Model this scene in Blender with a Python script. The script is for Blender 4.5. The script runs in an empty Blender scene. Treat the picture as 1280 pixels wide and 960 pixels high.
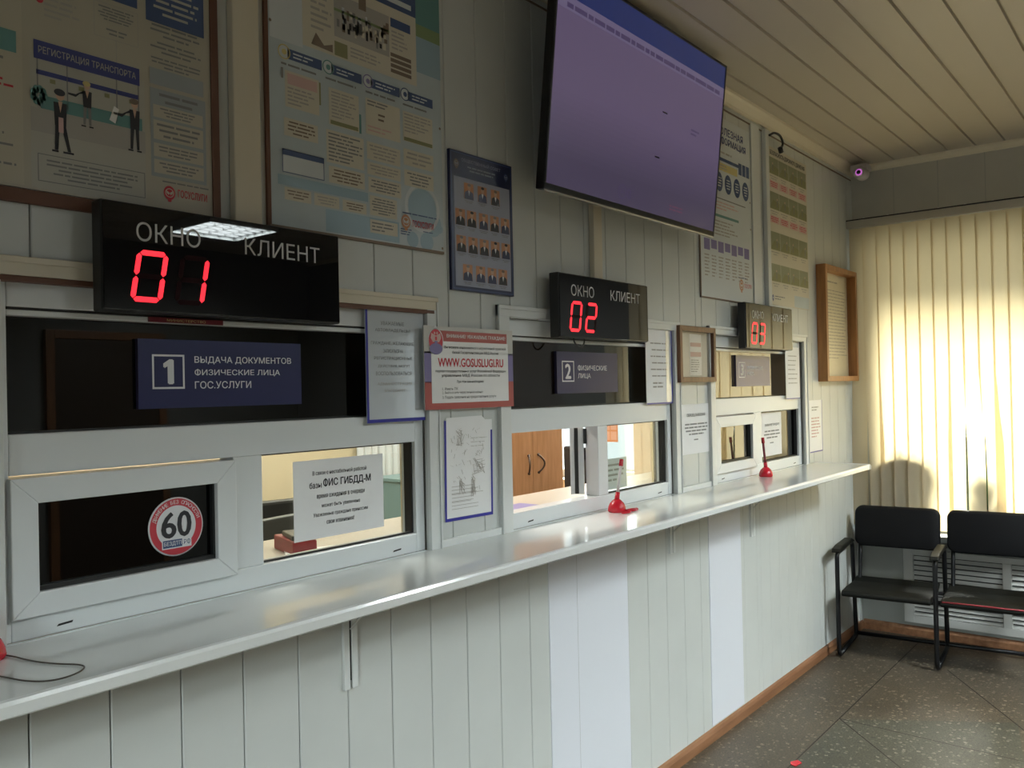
import bpy, bmesh, math, random
from mathutils import Vector, Matrix
random.seed(7)
scene = bpy.context.scene
col = scene.collection
R = math.radians

# ------------------------------------------------------------------ camera
cam_d = bpy.data.cameras.new('camera')
cam = bpy.data.objects.new('camera', cam_d)
col.objects.link(cam)
CR = ((0.6270595, -0.7786799, -0.0213062), (-0.0085983, 0.0204312, -0.9997543), (0.7789239, 0.6270887, 0.0061162))
rx, dn, fw = [Vector(v) for v in CR]
cam.matrix_world = Matrix((( rx.x, -dn.x, -fw.x, 0.0), (rx.y, -dn.y, -fw.y, -1.6831), (rx.z, -dn.z, -fw.z, 1.55), (0, 0, 0, 1)))
cam_d.sensor_width = 36.0
cam_d.lens = 1064.53 / 1280 * 36.0
cam_d.clip_start = 0.02
scene.camera = cam

# ------------------------------------------------------------------ light
scene.view_settings.view_transform = 'Standard'
scene.view_settings.look = 'None'
scene.view_settings.gamma = 1.0
scene.view_settings.use_curve_mapping = False
scene.view_settings.exposure = 0.0
cy = scene.cycles
cy.use_denoising = True
cy.max_bounces = 8
cy.diffuse_bounces = 4
cy.glossy_bounces = 4
cy.transmission_bounces = 6
cy.transparent_max_bounces = 12
cy.sample_clamp_indirect = 4.0
cy.caustics_reflective = False
cy.caustics_refractive = False

WORLD = 1.6
world = bpy.data.worlds.new('daylight_sky')
scene.world = world
world.use_nodes = True
wn = world.node_tree
wn.nodes['Background'].inputs['Color'].default_value = (0.86, 0.93, 1.0, 1)
wn.nodes['Background'].inputs['Strength'].default_value = WORLD

def light(name, kind, energy, color, loc, target=None, **kw):
    d = bpy.data.lights.new(name, kind)
    d.energy = energy
    d.color = color
    for k, v in kw.items():
        setattr(d, k, v)
    o = bpy.data.objects.new(name, d)
    col.objects.link(o)
    o.location = loc
    if target is not None:
        o.rotation_euler = (Vector(target) - Vector(loc)).to_track_quat('-Z', 'Y').to_euler()
    return o

SUN = 29.0
light('sun', 'SUN', SUN, (1.0, 0.975, 0.93), (9, -0.65, 5.2), (5.46, -0.75, 2.55), angle=R(20))
light('sky_glow_through_blinds', 'AREA', 34, (1.0, 0.96, 0.88), (7.0, -0.9, 2.2), (5.5, -0.9, 1.5), shape='RECTANGLE', size=2.2, size_y=1.6)
light('sky_glow_office_window', 'AREA', 60, (0.95, 0.98, 1.0), (6.6, 2.0, 1.7), (5.5, 1.9, 1.4), shape='RECTANGLE', size=1.6, size_y=1.4)
LAMP = 158
light('added_entrance_fill', 'AREA', 2900, (.92, .97, 1.0), (-4.6, -2.7, 3.1), (-2.6, -2.6, 1.6), shape='RECTANGLE', size=2.6, size_y=1.9)  # added area lamp behind an unseen entrance, lifts the lower counter wall

# ------------------------------------------------------------------ materials
MATS = {}
def mat(name, color=(.8, .8, .8), rough=.5, metal=0.0, emit=None, estr=0.0, spec=.5, noise=0.0, nscale=20.0, bump=0.0, coat=0.0):
    if name in MATS:
        return MATS[name]
    m = bpy.data.materials.new(name)
    m.use_nodes = True
    nt = m.node_tree
    b = nt.nodes['Principled BSDF']
    c4 = (*color, 1)
    b.inputs['Base Color'].default_value = c4
    b.inputs['Roughness'].default_value = rough
    b.inputs['Metallic'].default_value = metal
    b.inputs['Specular IOR Level'].default_value = spec
    b.inputs['Coat Weight'].default_value = coat
    if emit:
        b.inputs['Emission Color'].default_value = (*emit, 1)
        b.inputs['Emission Strength'].default_value = estr
    if noise or bump:
        tc = nt.nodes.new('ShaderNodeTexCoord')
        nz = nt.nodes.new('ShaderNodeTexNoise')
        nz.inputs['Scale'].default_value = nscale
        nz.inputs['Detail'].default_value = 5
        nt.links.new(tc.outputs['Object'], nz.inputs['Vector'])
        if noise:
            mp = nt.nodes.new('ShaderNodeMapRange')
            mp.inputs['From Min'].default_value = .3
            mp.inputs['From Max'].default_value = .7
            mp.inputs['To Min'].default_value = 1 - noise
            mp.inputs['To Max'].default_value = 1 + noise * .5
            nt.links.new(nz.outputs['Fac'], mp.inputs['Value'])
            mx = nt.nodes.new('ShaderNodeMix')
            mx.data_type = 'RGBA'
            mx.blend_type = 'MULTIPLY'
            mx.inputs['Factor'].default_value = 1
            mx.inputs['A'].default_value = c4
            nt.links.new(mp.outputs['Result'], mx.inputs['B'])
            nt.links.new(mx.outputs['Result'], b.inputs['Base Color'])
        if bump:
            bp = nt.nodes.new('ShaderNodeBump')
            bp.inputs['Strength'].default_value = bump
            bp.inputs['Distance'].default_value = .002
            nt.links.new(nz.outputs['Fac'], bp.inputs['Height'])
            nt.links.new(bp.outputs['Normal'], b.inputs['Normal'])
    MATS[name] = m
    return m

def glass_mat(name, tint, refl=1.0):
    m = bpy.data.materials.new(name)
    m.use_nodes = True
    nt = m.node_tree
    nt.nodes.remove(nt.nodes['Principled BSDF'])
    out = nt.nodes['Material Output']
    tr = nt.nodes.new('ShaderNodeBsdfTransparent')
    tr.inputs['Color'].default_value = (*tint, 1)
    gl = nt.nodes.new('ShaderNodeBsdfGlossy')
    gl.inputs['Roughness'].default_value = 0.01
    fr = nt.nodes.new('ShaderNodeFresnel')
    geo = nt.nodes.new('ShaderNodeNewGeometry')      # same reflectance from inside the pane as from outside
    ior = nt.nodes.new('ShaderNodeMath')
    ior.operation = 'MULTIPLY_ADD'
    ior.inputs[1].default_value = -(1.5 - 1 / 1.5)
    ior.inputs[2].default_value = 1.5
    nt.links.new(geo.outputs['Backfacing'], ior.inputs[0])
    nt.links.new(ior.outputs[0], fr.inputs['IOR'])
    mx = nt.nodes.new('ShaderNodeMixShader')
    amt = nt.nodes.new('ShaderNodeMath')
    amt.operation = 'MULTIPLY'
    amt.use_clamp = True
    amt.inputs[1].default_value = refl
    nt.links.new(fr.outputs['Fac'], amt.inputs[0])
    nt.links.new(amt.outputs[0], mx.inputs['Fac'])
    nt.links.new(tr.outputs['BSDF'], mx.inputs[1])
    nt.links.new(gl.outputs['BSDF'], mx.inputs[2])
    nt.links.new(mx.outputs['Shader'], out.inputs['Surface'])
    MATS[name] = m
    return m

def wood_mat(name, c1, c2, rough=.4, scale=6.0, axis='Z'):
    m = bpy.data.materials.new(name)
    m.use_nodes = True
    nt = m.node_tree
    b = nt.nodes['Principled BSDF']
    b.inputs['Roughness'].default_value = rough
    tc = nt.nodes.new('ShaderNodeTexCoord')
    mp = nt.nodes.new('ShaderNodeMapping')
    s = {'X': (.12, 1, 1), 'Y': (1, .12, 1), 'Z': (1, 1, .12)}[axis]
    mp.inputs['Scale'].default_value = s
    nz = nt.nodes.new('ShaderNodeTexNoise')
    nz.inputs['Scale'].default_value = scale * 6
    nz.inputs['Detail'].default_value = 6
    cr = nt.nodes.new('ShaderNodeValToRGB')
    cr.color_ramp.elements[0].position = .35
    cr.color_ramp.elements[1].position = .68
    cr.color_ramp.elements[0].color = (*c1, 1)
    cr.color_ramp.elements[1].color = (*c2, 1)
    nt.links.new(tc.outputs['Object'], mp.inputs['Vector'])
    nt.links.new(mp.outputs['Vector'], nz.inputs['Vector'])
    nt.links.new(nz.outputs['Fac'], cr.inputs['Fac'])
    nt.links.new(cr.outputs['Color'], b.inputs['Base Color'])
    MATS[name] = m
    return m

def terrazzo_mat(name, base, chip, dark):
    m = bpy.data.materials.new(name)
    m.use_nodes = True
    nt = m.node_tree
    b = nt.nodes['Principled BSDF']
    tc = nt.nodes.new('ShaderNodeTexCoord')
    v = nt.nodes.new('ShaderNodeTexVoronoi')
    v.inputs['Scale'].default_value = 58
    sep = nt.nodes.new('ShaderNodeSeparateColor')
    nt.links.new(tc.outputs['Object'], v.inputs['Vector'])
    nt.links.new(v.outputs['Color'], sep.inputs['Color'])
    size = nt.nodes.new('ShaderNodeMath')            # chip radius differs from cell to cell
    size.operation = 'MULTIPLY'
    size.inputs[1].default_value = .58
    nt.links.new(sep.outputs['Red'], size.inputs[0])
    inside = nt.nodes.new('ShaderNodeMath')
    inside.operation = 'LESS_THAN'
    nt.links.new(v.outputs['Distance'], inside.inputs[0])
    nt.links.new(size.outputs[0], inside.inputs[1])
    ramp = nt.nodes.new('ShaderNodeValToRGB')        # chip colours
    e = ramp.color_ramp.elements
    e[0].position = 0.0
    e[0].color = (*dark, 1)
    e[1].position = 1.0
    e[1].color = (*chip, 1)
    n = e.new(.45)
    n.color = (*[x * 1.15 for x in base], 1)
    nt.links.new(sep.outputs['Green'], ramp.inputs['Fac'])
    nz = nt.nodes.new('ShaderNodeTexNoise')
    nz.inputs['Scale'].default_value = 2.2
    nz.inputs['Detail'].default_value = 8
    nt.links.new(tc.outputs['Object'], nz.inputs['Vector'])
    cr = nt.nodes.new('ShaderNodeValToRGB')
    cr.color_ramp.elements[0].position = .3
    cr.color_ramp.elements[1].position = .7
    cr.color_ramp.elements[0].color = (*[x * .7 for x in base], 1)
    cr.color_ramp.elements[1].color = (*[x * 1.15 for x in base], 1)
    nt.links.new(nz.outputs['Fac'], cr.inputs['Fac'])
    mx = nt.nodes.new('ShaderNodeMix')
    mx.data_type = 'RGBA'
    nt.links.new(inside.outputs[0], mx.inputs['Factor'])
    nt.links.new(cr.outputs['Color'], mx.inputs['A'])
    nt.links.new(ramp.outputs['Color'], mx.inputs['B'])
    nt.links.new(mx.outputs['Result'], b.inputs['Base Color'])
    fine = nt.nodes.new('ShaderNodeTexNoise')        # fine grit between the chips
    fine.inputs['Scale'].default_value = 140
    fine.inputs['Detail'].default_value = 3
    nt.links.new(tc.outputs['Object'], fine.inputs['Vector'])
    gr = nt.nodes.new('ShaderNodeMapRange')
    gr.inputs['From Min'].default_value = .35
    gr.inputs['From Max'].default_value = .65
    gr.inputs['To Min'].default_value = .6
    gr.inputs['To Max'].default_value = 1.35
    nt.links.new(fine.outputs['Fac'], gr.inputs['Value'])
    mg = nt.nodes.new('ShaderNodeMix')
    mg.data_type = 'RGBA'
    mg.blend_type = 'MULTIPLY'
    mg.inputs['Factor'].default_value = 1
    nt.links.new(mx.outputs['Result'], mg.inputs['A'])
    nt.links.new(gr.outputs['Result'], mg.inputs['B'])
    nt.links.new(mg.outputs['Result'], b.inputs['Base Color'])
    b.inputs['Roughness'].default_value = .42
    MATS[name] = m
    return m

def fabric_blind_mat(name, color, trans):
    m = bpy.data.materials.new(name)
    m.use_nodes = True
    nt = m.node_tree
    nt.nodes.remove(nt.nodes['Principled BSDF'])
    out = nt.nodes['Material Output']
    d = nt.nodes.new('ShaderNodeBsdfDiffuse')
    d.inputs['Color'].default_value = (*color, 1)
    t = nt.nodes.new('ShaderNodeBsdfTranslucent')
    t.inputs['Color'].default_value = (*trans, 1)
    mx = nt.nodes.new('ShaderNodeMixShader')
    mx.inputs['Fac'].default_value = .5
    nt.links.new(d.outputs['BSDF'], mx.inputs[1])
    nt.links.new(t.outputs['BSDF'], mx.inputs[2])
    nt.links.new(mx.outputs['Shader'], out.inputs['Surface'])
    MATS[name] = m
    return m

# colours
mat('pvc_wall', (.60, .62, .60), .32, noise=.05, nscale=3)
mat('pvc_wall_edge', (.40, .41, .39), .4)
mat('wall_backing', (.10, .10, .09), .9)
mat('white_sheet', (.74, .76, .82), .35)
mat('plaster_grey', (.46, .46, .42), .85, noise=.06, nscale=4)
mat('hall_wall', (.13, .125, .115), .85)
mat('window_wall', (.52, .51, .47), .6, noise=.05, nscale=5)
mat('ceiling_pvc', (.50, .45, .375), .42)
mat('ceiling_seam', (.42, .38, .31), .4)
mat('cream_trim', (.66, .60, .48), .45)
mat('pvc_white', (.70, .72, .71), .28)
mat('pvc_frame', (.76, .79, .80), .22)
mat('counter_white', (.80, .82, .81), .13, coat=.3)
mat('gasket', (.012, .012, .012), .5)
mat('black_acrylic', (.006, .006, .007), .015, spec=.6)
mat('black_plastic', (.012, .012, .012), .4)
mat('screen_white', (.55, .55, .55), .4)
mat('dim_segment', (.014, .002, .003), .7, spec=.1)
mat('red_led', (.4, .01, .02), .4, emit=(1, .018, .032), estr=1.9)
mat('red_led_hot', (.6, .1, .1), .4, emit=(1, .22, .2), estr=2.6)
mat('sign_blue', (.006, .009, .075), .35)
mat('sign_violet', (.10, .085, .19), .3)
mat('sign_dark_edge', (.02, .015, .05), .4)
mat('ink_white', (.80, .80, .82), .5)
mat('ink_black', (.02, .02, .025), .6)
mat('ink_grey', (.22, .22, .22), .6)
mat('ink_soft', (.40, .38, .35), .6)
mat('ink_brown', (.20, .15, .11), .6)
mat('ink_red', (.55, .04, .06), .5)
mat('ink_navy', (.04, .05, .20), .5)
mat('ink_blue', (.055, .09, .20), .5)
mat('ink_violet', (.20, .17, .36), .5)
mat('ink_teal', (.12, .27, .26), .5)
mat('ink_green', (.22, .30, .14), .5)
mat('ink_olive', (.25, .25, .12), .5)
mat('ink_pink', (.62, .42, .40), .5)
mat('ink_yellow', (.62, .52, .22), .5)
mat('ink_orange', (.56, .27, .14), .5)
mat('ink_skin', (.60, .40, .29), .5)
mat('paper_white', (.87, .87, .87), .6, noise=.03, nscale=8)
mat('paper_sleeve', (.58, .62, .66), .10, coat=1.0, spec=1.0)
mat('paper_cream', (.80, .75, .60), .5)
mat('tape_blue', (.03, .03, .30), .3)
mat('poster_beige', (.46, .43, .35), .35)
mat('poster_box', (.62, .58, .48), .4)
mat('poster_print', (.45, .44, .385), .35)
mat('poster_print_box', (.50, .465, .375), .4)
mat('poster_sky', (.50, .57, .60), .3, noise=.12, nscale=4)
mat('poster_sky_deep', (.30, .42, .50), .3)
mat('poster_pale', (.62, .66, .68), .35)
mat('poster_grey', (.33, .36, .38), .4)
mat('plaque_navy', (.02, .025, .07), .3)
mat('plaque_pale', (.36, .38, .48), .3)
mat('poster_olive', (.26, .27, .17), .4)
mat('batten_brown', (.12, .05, .028), .6)
mat('gos_grey', (.58, .57, .54), .4)
mat('gos_red', (.42, .09, .08), .4)
mat('tv_screen', (.01, .01, .012), .25, emit=(.090, .066, .122), estr=1.0)
mat('tv_screen_low', (.01, .01, .012), .25, emit=(.050, .039, .072), estr=1.0)
mat('tv_blue', (.01, .01, .02), .25, emit=(.012, .020, .085), estr=1.0)
mat('tv_violet', (.01, .01, .02), .25, emit=(.105, .085, .15), estr=1.0)
mat('tv_ink', (.01, .01, .012), .25, emit=(.05, .035, .085), estr=1.0)
mat('tv_red', (.01, .01, .012), .25, emit=(.10, .035, .07), estr=1.0)
mat('tv_black', (.004, .004, .006), .3)
mat('leatherette', (.0045, .0045, .0055), .6, spec=.18, bump=.2, nscale=180)
mat('leatherette_seat', (.007, .0075, .0065), .55, spec=.22, bump=.2, nscale=180)
mat('black_tube', (.005, .005, .006), .35, spec=.3)
mat('torn_red', (.25, .02, .03), .6)
mat('red_plastic', (.55, .015, .03), .25)
mat('clear_plastic', (.70, .68, .68), .1)
mat('wire_dark', (.06, .05, .04), .4)
mat('radiator_white', (.46, .46, .44), .45)
mat('lower_wall_shaded', (.30, .31, .29), .5, noise=.06, nscale=5)  # shade under the sill put into a darker wall colour
mat('radiator_gap', (.03, .03, .03), .9)
mat('sill_white', (.70, .70, .68), .3)
mat('camera_body', (.66, .62, .62), .4)
mat('purple_led', (.1, .02, .12), .3, emit=(.62, .16, .62), estr=.8)
mat('switch_grey', (.42, .42, .38), .4)
mat('rail_metal', (.46, .43, .37), .4)
mat('steel', (.35, .35, .35), .3, metal=1)
mat('louvre_metal', (.6, .6, .6), .3, metal=.8)
mat('tube_light', (1, 1, 1), .5, emit=(.95, 1, .98), estr=8)
mat('office_cream', (.72, .62, .42), .8)
mat('office_grey', (.38, .37, .32), .8)
mat('curtain_white', (.72, .74, .74), .8)
mat('teal_laminate', (.20, .32, .33), .4)
mat('monitor_grey', (.06, .07, .075), .4)
mat('chair_black', (.012, .012, .013), .5)
mat('desk_laminate', (.45, .40, .33), .4)
mat('folder_red', (.32, .02, .03), .4)
mat('folder_violet', (.22, .20, .42), .4)
mat('pot_brown', (.10, .06, .04), .7)
mat('leaf_green', (.05, .10, .03), .5)
mat('soil', (.03, .02, .015), .9)
mat('hall_door', (.035, .022, .016), .4)
mat('asphalt', (.05, .05, .045), .9)
mat('added_eave_wood', (.15, .13, .11), .8)  # for the eave added to shade the blind
mat('maroon', (.16, .01, .02), .4)
mat('bush', (.04, .07, .03), .8)
glass_mat('clear_glass', (.90, .93, .91))
glass_mat('tinted_glass', (.09, .09, .082), 1.15)
glass_mat('dark_glass', (.03, .032, .03), 1.15)
glass_mat('smoked_glass', (.32, .31, .28), 1.9)
glass_mat('frame_glass', (.97, .96, .94), .40)
wood_mat('wardrobe_wood', (.66, .34, .16), (.78, .44, .23), .4, 5, 'Z')
mat('bronze', (.10, .07, .05), .35, metal=.8)
wood_mat('frame_wood', (.28, .12, .035), (.42, .19, .06), .4, 6, 'Z')
wood_mat('frame_wood_dark', (.13, .055, .025), (.22, .10, .045), .4, 6, 'Z')
wood_mat('base_wood', (.20, .09, .042), (.31, .15, .075), .4, 5, 'X')
terrazzo_mat('terrazzo_brown', (.078, .060, .041), (.215, .175, .122), (.040, .032, .023))
terrazzo_mat('terrazzo_green', (.060, .056, .041), (.20, .185, .14), (.030, .031, .023))
mat('terrazzo_seam', (.025, .021, .016), .6)
fabric_blind_mat('blind_fabric', (.62, .55, .42), (.80, .65, .39))

# ------------------------------------------------------------------ mesh helpers
_text_cache = {}
def text_outline(s, bold):
    key = s
    if s == '1' and key not in _text_cache:
        _text_cache[key] = ([(.26, 0), (.26, .73), (.15, .73), (-.02, .62), (-.02, .50), (.12, .58), (.12, 0)], [(6, 0, 1, 2, 5), (5, 2, 3, 4)])
    for big, rnd_, h in (('Ф', 'О', .80), ('ф', 'о', .78)):
        if big in s and key not in _text_cache:        # this letter is drawn as a ring with a stem
            i = s.index(big)
            vs, fs = text_outline(s.replace(big, rnd_), bold)
            pre = text_outline(s[:i] + rnd_, bold)[0]
            one = text_outline(rnd_, bold)[0]
            x1 = max(p[0] for p in pre)
            xc = x1 - (max(p[0] for p in one) - min(p[0] for p in one)) / 2
            top = max(p[1] for p in one)
            n = len(vs)
            lo = -.04 if big == 'Ф' else -.18
            vs = list(vs) + [(xc - .05, lo), (xc + .05, lo), (xc + .05, top + .05), (xc - .05, top + .05)]
            _text_cache[key] = (vs, list(fs) + [(n, n + 1, n + 2, n + 3)])
    if key not in _text_cache:
        c = bpy.data.curves.new('lettering', 'FONT')
        c.body = s
        c.size = 1.0
        c.resolution_u = 3
        o = bpy.data.objects.new('lettering', c)
        col.objects.link(o)
        bpy.context.view_layer.update()
        dg = bpy.context.evaluated_depsgraph_get()
        me = o.evaluated_get(dg).to_mesh()
        vs = [(v.co.x, v.co.y) for v in me.vertices]
        fs = [tuple(p.vertices) for p in me.polygons]
        o.evaluated_get(dg).to_mesh_clear()
        bpy.data.objects.remove(o)
        bpy.data.curves.remove(c)
        _text_cache[key] = (vs, fs)
    return _text_cache[key]

class MB:
    """collects shapes into one mesh"""
    def __init__(self):
        self.v, self.f, self.m, self.names, self.smooth = [], [], [], [], []
    def mi(self, name):
        if name not in self.names:
            self.names.append(name)
        return self.names.index(name)
    def add(self, vs, fs, m, smooth=False):
        k = len(self.v)
        self.v += [tuple(p) for p in vs]
        i = self.mi(m)
        for f in fs:
            self.f.append(tuple(k + a for a in f))
            self.m.append(i)
            self.smooth.append(smooth)
    def box(self, x0, x1, y0, y1, z0, z1, m):
        x0, x1 = min(x0, x1), max(x0, x1); y0, y1 = min(y0, y1), max(y0, y1); z0, z1 = min(z0, z1), max(z0, z1)
        vs = [(x0, y0, z0), (x1, y0, z0), (x1, y1, z0), (x0, y1, z0), (x0, y0, z1), (x1, y0, z1), (x1, y1, z1), (x0, y1, z1)]
        self.add(vs, [(0, 3, 2, 1), (4, 5, 6, 7), (0, 1, 5, 4), (1, 2, 6, 5), (2, 3, 7, 6), (3, 0, 4, 7)], m)
    def rect(self, u0, u1, v0, v1, y, m):
        u0, u1 = min(u0, u1), max(u0, u1); v0, v1 = min(v0, v1), max(v0, v1)
        self.add([(u0, y, v0), (u1, y, v0), (u1, y, v1), (u0, y, v1)], [(0, 1, 2, 3)], m)
    def outline(self, u0, u1, v0, v1, w, y, m):
        self.rect(u0, u1, v0, v0 + w, y, m); self.rect(u0, u1, v1 - w, v1, y, m)
        self.rect(u0, u0 + w, v0 + w, v1 - w, y, m); self.rect(u1 - w, u1, v0 + w, v1 - w, y, m)
    def poly(self, pts, y, m):
        a = sum(pts[i][0] * pts[(i + 1) % len(pts)][1] - pts[(i + 1) % len(pts)][0] * pts[i][1] for i in range(len(pts)))
        if a < 0:
            pts = pts[::-1]
        self.add([(p[0], y, p[1]) for p in pts], [tuple(range(len(pts)))], m)
    def disc(self, cx, cz, ru, rv, y, m, n=32, a0=0, a1=360):
        pts = [(cx + ru * math.cos(R(a0 + (a1 - a0) * i / n)), cz + rv * math.sin(R(a0 + (a1 - a0) * i / n))) for i in range(n + (0 if a1 - a0 == 360 else 1))]
        self.poly(pts, y, m)
    def ring(self, cx, cz, r0, r1, y, m, n=40, ratio=1.0):
        vs, fs = [], []
        for i in range(n):
            a = 2 * math.pi * i / n
            vs += [(cx + r0 * ratio * math.cos(a), y, cz + r0 * math.sin(a)), (cx + r1 * ratio * math.cos(a), y, cz + r1 * math.sin(a))]
        for i in range(n):
            j = (i + 1) % n
            fs.append((2 * i, 2 * i + 1, 2 * j + 1, 2 * j))
        self.add(vs, fs, m)
    def text(self, s, u0, u1, v0, v1, y, m, bold=0.0, keep=False):
        vs, fs = text_outline(s, bold)
        x0 = min(p[0] for p in vs); x1 = max(p[0] for p in vs); z0 = min(p[1] for p in vs); z1 = max(p[1] for p in vs)
        su = (u1 - u0) / (x1 - x0); sv = (v1 - v0) / (z1 - z0)
        if keep:
            su = sv = min(su, sv)
            u0 = (u0 + u1) / 2 - su * (x1 - x0) / 2
        for k, (du, dv) in enumerate([(0, 0)] if not bold else [(0, 0), (bold, 0), (-bold, 0), (0, bold * .7), (0, -bold * .7)]):
            self.add([(u0 + (p[0] - x0 + du) * su, y - .00004 * k, v0 + (p[1] - z0 + dv) * sv) for p in vs], fs, m)
    def lines(self, u0, u1, v0, v1, n, y, m, align='left', fill=.44, ragged=.35, rnd=random):
        """rows of word-shaped strokes: print too small to read"""
        if v1 < v0: v0, v1 = v1, v0
        p = (v1 - v0) / n
        for i in range(n):
            w = (u1 - u0) * (1 - rnd.random() * ragged)
            if i == n - 1 and n > 1:
                w *= .7
            s = u0 + ((u1 - u0 - w) / 2 if align == 'center' else 0)
            x = s
            zc = v1 - (i + .5) * p
            h = p * fill / 2
            while x < s + w - p * .2:
                ww = min(p * (1.2 + 3.5 * rnd.random()), s + w - x)
                self.rect(x, x + ww, zc - h, zc + h * .9, y, m)
                x += ww + p * .38
    def tube(self, pts, r, m, n=8, closed=False, cap=True):
        pts = [Vector(p) for p in pts]
        vs, fs = [], []
        N = len(pts)
        up = Vector((0, 0, 1))
        prev = None
        for i, p in enumerate(pts):
            a = pts[(i - 1) % N] if (i > 0 or closed) else p
            b = pts[(i + 1) % N] if (i < N - 1 or closed) else p
            t = (b - a).normalized()
            if prev is None:
                s = t.cross(up)
                if s.length < 1e-3:
                    s = t.cross(Vector((1, 0, 0)))
            else:
                s = prev - t * prev.dot(t)
                if s.length < 1e-5:
                    s = t.cross(up)
            s.normalize()
            prev = s
            q = s.cross(t)
            rr = r[i] if isinstance(r, (list, tuple)) else r
            for k in range(n):
                ang = 2 * math.pi * k / n
                vs.append(p + (s * math.cos(ang) + q * math.sin(ang)) * rr)
        for i in range(N if closed else N - 1):
            j = (i + 1) % N
            for k in range(n):
                l = (k + 1) % n
                fs.append((i * n + k, i * n + l, j * n + l, j * n + k))
        if cap and not closed:
            fs.append(tuple(range(n))[::-1])
            fs.append(tuple((N - 1) * n + k for k in range(n)))
        self.add(vs, fs, m, True)
    def lathe(self, prof, c, m, n=24, axis='Z'):
        """prof: (radius, height) rows, bottom to top"""
        vs, fs = [], []
        for r, h in prof:
            for k in range(n):
                a = 2 * math.pi * k / n
                d = (r * math.cos(a), r * math.sin(a), h)
                if axis == 'X': d = (h, d[0], d[1])
                if axis == 'Y': d = (d[0], -h, d[1])
                vs.append((c[0] + d[0], c[1] + d[1], c[2] + d[2]))
        for i in range(len(prof) - 1):
            for k in range(n):
                l = (k + 1) % n
                fs.append((i * n + k, i * n + l, (i + 1) * n + l, (i + 1) * n + k))
        fs.append(tuple(range(n))[::-1])
        fs.append(tuple((len(prof) - 1) * n + k for k in range(n)))
        self.add(vs, fs, m, True)
    def prism(self, prof, axis, a, b, m):
        """closed 2D profile extruded from a to b along axis; profile in the other two axes in order"""
        n = len(prof)
        def P(p, t):
            return {'X': (t, p[0], p[1]), 'Y': (p[0], t, p[1]), 'Z': (p[0], p[1], t)}[axis]
        vs = [P(p, a) for p in prof] + [P(p, b) for p in prof]
        fs = [tuple(range(n)), tuple(range(n, 2 * n))[::-1]] + [(i, n + i, n + (i + 1) % n, (i + 1) % n) for i in range(n)]
        self.add(vs, fs, m)
    def spin(self, deg, c):
        """turn everything in the picture plane (x, z) about c"""
        ca, sa = math.cos(R(deg)), math.sin(R(deg))
        self.v = [(c[0] + (x - c[0]) * ca - (z - c[1]) * sa, y, c[1] + (x - c[0]) * sa + (z - c[1]) * ca) for x, y, z in self.v]
    def build(self, name, parent=None, bevel=0.0, recenter=True, fixn=False):
        vs = [Vector(p) for p in self.v]
        org = Vector((0, 0, 0))
        if parent is None and recenter:
            xs, ys, zs = [[p[i] for p in vs] for i in range(3)]
            org = Vector(((min(xs) + max(xs)) / 2, (min(ys) + max(ys)) / 2, min(zs)))
        elif parent is not None:
            org = Vector(parent.get('_o', (0, 0, 0)))
        me = bpy.data.meshes.new(name)
        me.from_pydata([tuple(p - org) for p in vs], [], self.f)
        for n in self.names:
            me.materials.append(MATS[n])
        for p, i, s in zip(me.polygons, self.m, self.smooth):
            p.material_index = i
            p.use_smooth = s
        if fixn:
            bm = bmesh.new(); bm.from_mesh(me); bmesh.ops.recalc_face_normals(bm, faces=bm.faces); bm.to_mesh(me); bm.free()
        me.update()
        o = bpy.data.objects.new(name, me)
        col.objects.link(o)
        if parent is None:
            o.location = org
        else:
            o.parent = parent
        if bevel:
            b = o.modifiers.new('bevel', 'BEVEL')
            b.width = bevel
            b.segments = 2
            b.limit_method = 'ANGLE'
            b.angle_limit = R(50)
        return o

def smooth(pts, n=6):
    """a rounded run through the points"""
    P = [Vector(p) for p in pts]
    P = [P[0] * 2 - P[1]] + P + [P[-1] * 2 - P[-2]]
    out = []
    for i in range(1, len(P) - 2):
        a, p, q, c = P[i - 1:i + 3]
        for k in range(n):
            t = k / n
            out.append(.5 * (2 * p + (q - a) * t + (2 * a - 5 * p + 4 * q - c) * t * t + (3 * p - a - 3 * q + c) * t ** 3))
    out.append(P[-2])
    return out

def tag(o, label, cat, group=None):
    o['label'] = label
    o['category'] = cat
    if group:
        o['group'] = group
    return o

def thing(name, loc, label, cat, group=None):
    o = bpy.data.objects.new(name, None)
    col.objects.link(o)
    o.empty_display_size = .1
    o.location = loc
    o['_o'] = tuple(loc)
    return tag(o, label, cat, group)

def part(name, mb, parent, bevel=0.0, **kw):
    """a child whose shapes were collected in world coordinates"""
    o = mb.build(name, parent, bevel, **kw)
    o['_o'] = tuple(parent['_o'])
    return o

def struct(name, mb, bevel=0.0, **kw):
    o = mb.build(name, None, bevel, **kw)
    o['kind'] = 'structure'
    return o

# ------------------------------------------------------------------ room dimensions
L = 5.56          # window wall
H = 2.90          # ceiling
YF = -5.6         # far side of the hall
XB = -2.6
OY = 2.6          # office back wall
CZ = 1.105        # counter top
WIN = [dict(c=.618, xl=.635, xr=1.672, o=1.705), dict(c=2.07, xl=2.088, xr=3.118, o=3.148), dict(c=3.52, xl=3.54, xr=4.592, o=4.628)]
WZ0, WZ1 = CZ - .03, 1.775

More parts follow.
